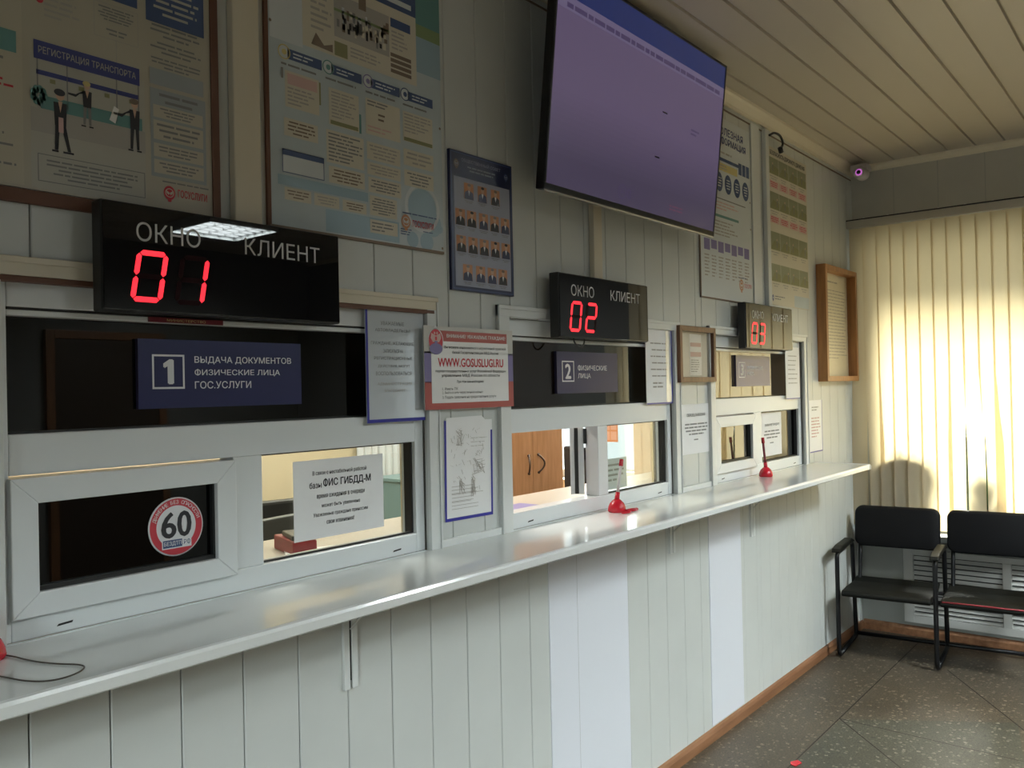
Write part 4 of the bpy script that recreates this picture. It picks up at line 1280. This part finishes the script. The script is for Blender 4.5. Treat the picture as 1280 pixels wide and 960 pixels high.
ctrl = [(.595, -.055), (.602, -.085), (.607, -.12), (.617, -.16), (.632, -.195), (.647, -.222), (.648, -.243), (.632, -.262), (.605, -.272), (.580, -.265), (.560, -.235), (.548, -.19), (.535, -.15), (.51, -.12)]
b.tube(smooth([(x_, y_, zc) for x_, y_ in ctrl]), .0014, 'wire_dark', 6); part('cord', b, t)

# ------------------------------------------------------------------ vertical blind on the window
bl = thing('vertical_blind', (5.455, -.86, .66), 'beige fabric vertical blind glowing with daylight across the whole window', 'blind')
b = MB(); b.box(5.425, 5.485, -.004, -1.72, 2.500, 2.545, 'rail_metal'); b.box(5.420, 5.49, -.004, -1.72, 2.545, 2.552, 'gasket')  # dark top strip stands for the shadow line over the rail
for k in range(12):
    b.box(5.432, 5.478, -.10 - .14 * k, -.112 - .14 * k, 2.5525, 2.557, 'ink_white')
part('headrail', b, bl, .002)
yk = -.012
k = 0
while yk > -1.66:
    w = .089
    tw = .13 + .03 * math.sin(k * 2.1)
    sw = {7: .011, 8: -.014, 9: -.034, 0: .012, 1: -.014}.get(k, 0.0)
    b = MB()
    vs, fs = [], []
    rowsz = [2.498, 2.2, 1.9, 1.6, 1.35, 1.20, 1.0, .8, .665]
    for i, z in enumerate(rowsz):
        off = sw * max(0, min(1, (1.50 - z) / .35))
        for j in range(5):
            q = j / 4 - .5
            vs.append((5.455 + q * w * math.sin(tw) + .004 * (1 - 4 * q * q), yk - w / 2 - q * w * math.cos(tw) + off, z))
    for i in range(len(rowsz) - 1):
        for j in range(4):
            fs.append((i * 5 + j, i * 5 + j + 1, (i + 1) * 5 + j + 1, (i + 1) * 5 + j))
    b.add(vs, fs, 'blind_fabric', True)
    o = part('slat', b, bl)
    yk -= .0775 if k not in (0,) else .0775
    k += 1

# ------------------------------------------------------------------ plants standing on the sill behind the blind
def sill_plant(x, y, r, hp, leaves, label, seed):
    rn = random.Random(seed)
    t = thing('potted_plant', (x, y, .636), label, 'plant', 'potted plants on the window sill')
    b = MB(); b.lathe([(r * .72, 0), (r * .75, .01), (r, hp - .03), (r * 1.06, hp - .03), (r * 1.06, hp), (r * .95, hp)], (x, y, .636), 'pot_brown'); part('pot', b, t)
    b = MB(); b.lathe([(r * .9, hp - .012), (r * .9, hp - .008)], (x, y, .636), 'soil'); part('soil', b, t)
    b = MB()
    for (az, ln, el) in leaves:
        base = Vector((x, y, .636 + hp - .01))
        d = Vector((math.cos(R(az)) * math.cos(R(el)) * .55, math.sin(R(az)) * math.cos(R(el)), math.sin(R(el))))
        side = d.cross(Vector((0, 0, 1))).normalized()
        vs, fs = [], []
        for i in range(9):
            s_ = i / 8
            p = base + d * ln * s_ + Vector((0, 0, -.28 * ln * s_ * s_))
            wv = ln * .16 * math.sin(math.pi * min(1, s_ * .9 + .08)) + .002
            vs += [p - side * wv, p + Vector((0, 0, -.006)), p + side * wv]
        for i in range(8):
            for j in range(2):
                fs.append((i * 3 + j, i * 3 + j + 1, i * 3 + j + 4, i * 3 + j + 3))
        b.add(vs, fs, 'leaf_green', True)
    part('leaves', b, t)
sill_plant(5.665, -.290, .172, .46, [(95, .20, 55), (20, .18, 60), (270, .28, 50), (160, .25, 62), (225, .24, 65), (60, .34, 78), (300, .18, 35)], 'large dark pot plant silhouetted behind the blind, left end of the sill', 1)
sill_plant(5.625, -.72, .085, .15, [(95, .30, 70), (20, .34, 75), (270, .30, 68), (150, .46, 86), (225, .42, 82), (60, .48, 84), (300, .45, 80), (110, .42, 78)], 'small pot plant behind the blind between the two chair backs', 2)
sill_plant(5.640, -1.12, .10, .18, [(95, .22, 45), (20, .26, 65), (270, .22, 45), (150, .26, 60), (225, .2, 50), (330, .25, 75)], 'medium pot plant behind the blind towards the right end', 3)

# greenery in the yard
rh = random.Random(11)
b = MB()
b.box(8.3, 8.8, -4.4, 2.4, -.25, 1.05, 'bush')
for k in range(5200):
    p = Vector((8.12 + .75 * rh.random(), -4.5 + 7.0 * rh.random(), -.25 + 1.55 * rh.random() ** .8))
    u = Vector((rh.uniform(-1, 1), rh.uniform(-1, 1), rh.uniform(-1, 1))).normalized() * .06
    v = u.cross(Vector((rh.uniform(-1, 1), rh.uniform(-1, 1), rh.uniform(-1, 1)))).normalized() * .03
    b.add([p - u, p + v, p + u, p - v], [(0, 1, 2, 3)], 'bush' if k % 3 else 'leaf_green')
tag(b.build('hedge'), 'dark hedge in the yard, glimpsed through gaps between the blind slats', 'hedge')

# ------------------------------------------------------------------ radiator screen under the sill
rs = thing('radiator_screen', (L - .03, -.92, .085), 'white slatted radiator screen under the window sill behind the chairs', 'radiator screen')
ya, yb, za, zb = -.262, -1.62, .085, .530
b = MB()
b.box(L - .030, L - .002, ya, ya - .055, za, zb, 'radiator_white'); b.box(L - .030, L - .002, yb, yb + .055, za, zb, 'radiator_white')
b.box(L - .030, L - .002, ya - .055, yb + .055, za, za + .045, 'radiator_white'); b.box(L - .030, L - .002, ya - .055, yb + .055, zb - .035, zb, 'radiator_white')
for m in (-.815, -1.33):
    b.box(L - .032, L - .004, m - .022, m + .022, za + .045, zb - .035, 'radiator_white')
b.box(L - .030, L - .004, ya - .055, yb + .055, .285, .315, 'radiator_white')
b.box(L - .004, L - .001, ya - .05, yb + .05, za + .04, zb - .03, 'radiator_gap')
part('frame', b, rs, .002)
for z0, z1, n in ((za + .045, .285, 6), (.315, zb - .035, 6)):
    p = (z1 - z0) / n
    for k in range(n):
        zz = z0 + k * p
        b = MB(); b.prism([(L - .024, zz + p * .08), (L - .021, zz + p * .06), (L - .008, zz + p * .72), (L - .011, zz + p * .76)], 'Y', ya - .054, yb + .054, 'radiator_white')
        part('slat', b, rs)

# ------------------------------------------------------------------ waiting chairs
SP = .497
bench = thing('waiting_bench', (4.874, -.081, 0), 'black row of joined waiting chairs with armrests under the window', 'chairs')
bench.rotation_euler = (0, 0, R(5.7))
bench['_o'] = (0, 0, 0)
D = .51                                        # local: x = towards the window, -y = along the row
def fillet(pts, r, n=5):
    pts = [Vector(p) for p in pts]
    out = [pts[0]]
    for a, p, c in zip(pts, pts[1:], pts[2:]):
        u, v = (a - p).normalized(), (c - p).normalized()
        for i in range(n + 1):
            s = i / n
            q0, q1 = p + u * r * (1 - s), p + v * r * s
            out.append(q0 * (1 - s) + q1 * s)
    out.append(pts[-1])
    return out
for i in range(3):
    yy = -SP * i
    b = MB()
    loop = [(.03, yy, .014), (0, yy, .03), (0, yy, .585), (.34, yy, .600), (.40, yy, .585), (.46, yy, .05), (.46, yy, .014), (.03, yy, .014)]
    b.tube(fillet(loop, .03), .0125, 'black_tube', 10); part('side_frame', b, bench)
    b = MB()
    b.prism([(-.035, .602), (-.030, .594), (.30, .606), (.36, .598), (.37, .606), (.30, .628), (.05, .626), (-.02, .616)], 'Y', yy - .022, yy + .022, 'leatherette_seat'); part('armrest', b, bench, .005)
b = MB(); b.tube([(.46, 0, .028), (.46, -SP * 2, .028)], .0125, 'black_tube'); part('rear_bar', b, bench)
def cushion(b, prof_fn, nu, nv, m):
    vs, fs = [], []
    for i in range(nu + 1):
        for j in range(nv + 1):
            vs.append(prof_fn(i / nu, j / nv))
    for i in range(nu):
        for j in range(nv):
            a = i * (nv + 1) + j
            fs.append((a, a + 1, a + nv + 2, a + nv + 1))
    b.add(vs, fs, m, True)
def rounded_slab(w, h, t, r, crown=.0):
    """outline of a rounded rectangle centred on the origin, w wide, h high"""
    pts = []
    for cx_, cz_, a0 in ((w / 2 - r, h / 2 - r, 0), (-w / 2 + r, h / 2 - r, 90), (-w / 2 + r, -h / 2 + r, 180), (w / 2 - r, -h / 2 + r, 270)):
        for k in range(7):
            a = R(a0 + 15 * k)
            pts.append((cx_ + r * math.cos(a), cz_ + r * math.sin(a)))
    return pts
for i in range(2):
    yc = -SP * (i + .5)
    # seat: thin padded pan, higher at the front
    b = MB()
    wid = SP - .045
    prof = [(-.030, .372), (-.012, .384), (.10, .386), (.30, .378), (.395, .392), (.402, .380), (.30, .350), (.05, .352), (-.02, .352)]
    b.prism(prof, 'Y', yc - wid / 2, yc + wid / 2, 'leatherette_seat')
    s = part('seat', b, bench, .010)
    if i == 1:
        b = MB(); b.tube([(-.026, yc + wid / 2 - .01, .381), (-.024, yc + .1, .382), (-.026, yc - .05, .381), (-.024, yc - wid / 2 + .02, .381)], .004, 'torn_red', 6); part('torn_piping', b, s)
    b = MB(); b.tube([(.10, yc + SP / 2, .342), (.10, yc - SP / 2, .342)], .010, 'black_tube'); b.tube([(.34, yc + SP / 2, .342), (.34, yc - SP / 2, .342)], .010, 'black_tube'); part('seat_support', b, bench)
    # backrest: padded panel with rounded corners, leaning back
    b = MB()
    o2 = rounded_slab(SP - .035, .235, .03, .045)
    n = len(o2)
    order = [(-.0215, .90), (-.015, .985), (-.004, 1.0), (.010, 1.0), (.018, .97)]
    vs, fs = [], []
    for (dx, s_) in order:
        for (u, z) in o2:
            zz = z * s_
            uu = u * (1 - (1 - s_) * .5)
            vs.append((.40 + dx + .16 * (zz + .1), yc - uu, .690 + zz))
    for a in range(len(order) - 1):
        for k in range(n):
            l = (k + 1) % n
            fs.append((a * n + k, a * n + l, (a + 1) * n + l, (a + 1) * n + k))
    fs.append(tuple(range(n))[::-1]); fs.append(tuple((len(order) - 1) * n + k for k in range(n)))
    b.add(vs, fs, 'leatherette', True)
    bo = part('backrest', b, bench, fixn=True)
    for sgn in (-1, 1):
        b = MB(); yy = yc + sgn * (SP / 2 - .045)
        b.tube(fillet([(.20, yy, .345), (.36, yy, .345), (.395, yy, .45), (.432, yy, .72)], .03), .011, 'black_tube', 8); part('back_post', b, bench)

b = MB(); b.prism([(3.385, -.385), (3.43, -.395), (3.445, -.372), (3.41, -.355), (3.39, -.365)], 'Z', .0008, .004, 'red_plastic')
tag(b.build('plastic_scrap'), 'tiny red scrap lying on the terrazzo floor at the bottom of the photo', 'scrap')

# ------------------------------------------------------------------ corner items
t = thing('security_camera', (5.42, -.10, 2.80), 'small pale security camera with glowing purple ring in the ceiling corner', 'camera')
b = MB(); b.box(5.37, 5.47, -.05, -.15, 2.835, 2.875, 'camera_body'); part('bracket', b, t, .006)
b = MB(); b.lathe([(.030, -.055), (.038, -.045), (.040, .02), (.034, .04)], (5.385, -.115, 2.815), 'camera_body', 20, 'X'); part('housing', b, t)
b = MB(); b.lathe([(.017, -.0595), (.020, -.0580), (.020, -.055)], (5.385, -.115, 2.815), 'purple_led', 20, 'X'); part('led_ring', b, t)
b = MB(); b.lathe([(.008, -.066), (.013, -.062), (.013, -.0605)], (5.385, -.115, 2.815), 'black_acrylic', 16, 'X'); part('lens', b, t)

b = MB(); b.tube(smooth([(4.16, -.030, 2.80), (4.20, -.04, 2.818), (4.25, -.05, 2.812), (4.285, -.05, 2.785), (4.27, -.05, 2.76), (4.245, -.05, 2.748)]), .006, 'black_plastic', 8)
b.tube([(4.245, -.05, 2.752), (4.262, -.05, 2.73)], .013, 'black_plastic', 8)
tag(b.build('loose_cable'), 'short black cable looped out of the cover strip between the far posters', 'cable')

t = thing('light_switch', (5.515, -.006, 1.29), 'grey wall switch in the corner at the end of the counter', 'switch')
b = MB(); b.box(5.475, 5.552, -.020, -.006, 1.285, 1.372, 'switch_grey'); part('plate', b, t, .004)
b = MB(); b.box(5.488, 5.512, -.025, -.020, 1.305, 1.352, 'switch_grey'); part('rocker', b, t, .002)
b = MB(); b.box(5.515, 5.539, -.025, -.020, 1.305, 1.352, 'switch_grey'); part('rocker', b, t, .002)

# ------------------------------------------------------------------ ceiling lamps
def raster_lamp(x, y, energy, label):
    t = thing('ceiling_lamp', (x, y, H - .075), label, 'ceiling lamp', 'square louvred ceiling lamps')
    s = .30
    b = MB()
    b.box(x - s, x + s, y - s, y + s, H - .006, H, 'pvc_white')
    for a in ((x - s, x - s + .012, y - s, y + s), (x + s - .012, x + s, y - s, y + s), (x - s + .012, x + s - .012, y - s, y - s + .012), (x - s + .012, x + s - .012, y + s - .012, y + s)):
        b.box(*a, H - .075, H - .006, 'pvc_white')
    part('housing', b, t, .002)
    for k in range(4):
        xx = x - .21 + .14 * k
        b = MB(); b.tube([(xx, y - .27, H - .030), (xx, y + .27, H - .030)], .013, 'tube_light', 8); part('tube', b, t)
    b = MB()
    for k in range(3):
        b.box(x - .143 + .14 * k, x - .137 + .14 * k, y - .288, y + .288, H - .062, H - .044, 'louvre_metal')
    for k in range(5):
        yy = y - .20 + .10 * k
        b.box(x - .288, x + .288, yy - .002, yy + .002, H - .062, H - .044, 'louvre_metal')
    part('louvre', b, t)
    light('lamp_light', 'AREA', energy, (.89, .99, 1.0), (x, y, H - .0435), None, shape='SQUARE', size=.54, spread=R(156))
raster_lamp(4.1, -2.6, LAMP, 'square louvred fluorescent lamp nearer the counter')
raster_lamp(2.0, -3.3, LAMP * .75, 'unseen louvred fluorescent lamp added to brighten the counter wall')  # extra lamp out of view, added to even out the wall light
raster_lamp(3.78, -4.36, LAMP * .7, 'square louvred fluorescent lamp farther back in the hall')

# ------------------------------------------------------------------ things in the office
mb = MB(); mb.box(XB + .01, L - .01, .116, .60, CZ - .045, CZ - .012, 'desk_laminate')
for xx in (-1.0, .3, 1.8, 3.3, 4.9):
    mb.box(xx, xx + .03, .13, .58, 0, CZ - .045, 'desk_laminate')
tag(mb.build('office_desk', bevel=.003), 'long brown office worktop behind the service windows', 'desk')

wr = thing('wardrobe', (4.36, 2.1, 0), 'orange wood two-door wardrobe seen through the open middle window', 'wardrobe')
b = MB(); b.box(4.175, 4.885, 1.822, 2.4, 0, 2.05, 'wardrobe_wood'); part('carcass', b, wr, .003)
for (a, c, hx) in ((4.195, 4.533, 4.482), (4.537, 4.875, 4.590)):
    b = MB(); b.box(a, c, 1.800, 1.821, .08, 2.03, 'wardrobe_wood'); dr = part('door', b, wr, .002)
    b = MB(); pts = [(hx + (-.028 if hx < 4.53 else .028) * math.sin(math.pi * k / 10), 1.795 - .03 * math.sin(math.pi * k / 10), .985 + .12 * k / 10) for k in range(11)]
    b.tube(pts, .006, 'bronze', 8); b.tube([(hx, 1.80, .985), (hx, 1.79, .985)], .009, 'bronze'); b.tube([(hx, 1.80, 1.105), (hx, 1.79, 1.105)], .009, 'bronze'); part('handle', b, dr)

cu = MB(); n = 40; vs, fs = [], []
for i in range(n + 1):
    for z in (.02, 2.5):
        vs.append((3.64 + .50 * i / n, OY - .06 + .018 * math.sin(i * 1.3), z))
for i in range(n):
    fs.append((2 * i, 2 * i + 2, 2 * i + 3, 2 * i + 1))
cu.add(vs, fs, 'curtain_white', True)
tag(cu.build('curtain'), 'white curtain on the office back wall left of the wardrobe', 'curtain')
b = MB(); b.box(3.72, 4.14, 2.0, 2.5, 0, .98, 'teal_laminate'); b.box(3.71, 4.15, 1.98, 2.5, .98, 1.0, 'teal_laminate'); b.box(3.928, 3.932, 1.997, 2.0, .05, .95, 'gasket')
tag(b.build('low_cabinet', bevel=.003), 'teal low cabinet in the office behind the first window', 'cabinet')

def office_chair(x, y, rz, label, hgt):
    t = thing('office_chair', (x, y, 0), label, 'chair', 'office chairs behind the counter')
    t.rotation_euler = (0, 0, R(rz)); t['_o'] = (0, 0, 0)
    b = MB()
    for k in range(5):
        a = R(72 * k); b.tube([(0, 0, .09), (.28 * math.cos(a), .28 * math.sin(a), .06)], [.022, .014], 'chair_black'); b.lathe([(.02, 0), (.026, .012), (.026, .035), (.02, .05)], (.28 * math.cos(a), .28 * math.sin(a), 0), 'chair_black', 10)
    b.tube([(0, 0, .08), (0, 0, .46)], .025, 'steel'); part('base', b, t)
    b = MB(); b.box(-.24, .24, -.23, .23, .46, .53, 'chair_black'); part('seat', b, t, .03)
    b = MB(); b.box(-.22, .22, .22, .28, .60, hgt, 'chair_black'); b.tube([(0, .20, .48), (0, .27, .52), (0, .28, .7)], .02, 'chair_black'); part('backrest', b, t, .025)
    for sx in (-.27, .27):
        b = MB(); b.box(sx - .02, sx + .02, -.15, .15, .68, .71, 'chair_black'); b.box(sx - .015, sx + .015, -.02, .03, .5, .68, 'chair_black'); part('armrest', b, t, .008)
office_chair(4.33, .98, 60, 'black office chair in front of the bright office window', 1.20)
office_chair(2.05, 1.50, 170, 'black office chair in the office behind the first window', 1.12)

def monitor(x, y, z, rz, label):
    t = thing('computer_monitor', (x, y, z), label, 'monitor', 'office monitors')
    t.rotation_euler = (0, 0, R(rz)); t['_o'] = (0, 0, 0)
    b = MB(); b.box(-.25, .25, -.018, .018, .07, .37, 'monitor_grey'); part('display_panel', b, t, .006)
    b = MB(); b.box(-.025, .025, -.03, -.018, .02, .2, 'monitor_grey'); part('neck', b, t)
    b = MB(); b.box(-.11, .11, -.09, .09, 0, .012, 'monitor_grey'); part('foot', b, t, .004)
b = MB(); b.box(1.3, 2.9, .70, 1.02, .72, .75, 'desk_laminate')
for xx in (1.32, 2.84):
    b.box(xx, xx + .03, .72, 1.0, 0, .72, 'desk_laminate')
tag(b.build('office_desk', bevel=.003), 'lower brown desk carrying the grey monitor inside the office', 'desk')
monitor(1.95, .86, .75, 8, 'dark grey monitor behind the first window')

b = MB(); b.prism([(1.47, .30), (1.53, .27), (1.60, .42), (1.52, .46)], 'Z', CZ - .012, CZ + .03, 'folder_red'); b.prism([(1.475, .31), (1.53, .28), (1.58, .39), (1.52, .42)], 'Z', CZ + .03, CZ + .045, 'black_plastic')
tag(b.build('stamp_pad', bevel=.004), 'red and black desk item on the ledge behind the first window', 'stationery')
b = MB(); b.prism([(1.40, .22), (1.60, .15), (1.70, .30), (1.49, .37)], 'Z', CZ - .012, CZ - .006, 'paper_white')
tag(b.build('paper_stack'), 'white papers lying behind the first window below the note', 'papers')
b = MB(); b.prism([(2.20, .14), (2.62, .16), (2.62, .40), (2.20, .38)], 'Z', CZ - .012, CZ - .002, 'folder_violet')
tag(b.build('plastic_folder', bevel=.002), 'violet-blue folder on the ledge inside the open middle window', 'folder')
b = MB(); b.box(2.690, 2.845, .0462, .0472, 1.165, 1.280, 'paper_white'); b.lines(2.71, 2.83, 1.19, 1.265, 4, .0456, 'ink_soft', rnd=RN)
tag(b.build('paper_notice'), 'small white slip behind the right pane of the middle window', 'notice')
b = MB(); b.add([(5.555, 1.90, 1.13), (5.555, 1.765, 1.13), (5.555, 1.765, 1.30), (5.555, 1.90, 1.30)], [(0, 3, 2, 1)], 'ink_orange'); b.box(5.5555, 5.558, 1.765, 1.90, 1.13, 1.30, 'paper_white')
for k in range(2):
    for q in range(2):
        b.box(5.5535, 5.5545, 1.775 + .062 * k, 1.828 + .062 * k, 1.145 + .078 * q, 1.21 + .078 * q, 'ink_pink')
# hung on a thin rail across the office window
b.box(5.552, 5.558, 1.60, 2.52, 1.298, 1.304, 'steel')
tag(b.build('wall_calendar'), 'orange and pink calendar sheet hanging in the bright office window', 'calendar')

light('office_fill', 'AREA', 110, (1.0, .95, .86), (2.6, 1.5, 2.85), None, shape='RECTANGLE', size=2.4, size_y=.3)  # unseen fill without a fixture, added to brighten the office

for o in bpy.data.objects:
    if '_o' in o:
        del o['_o']
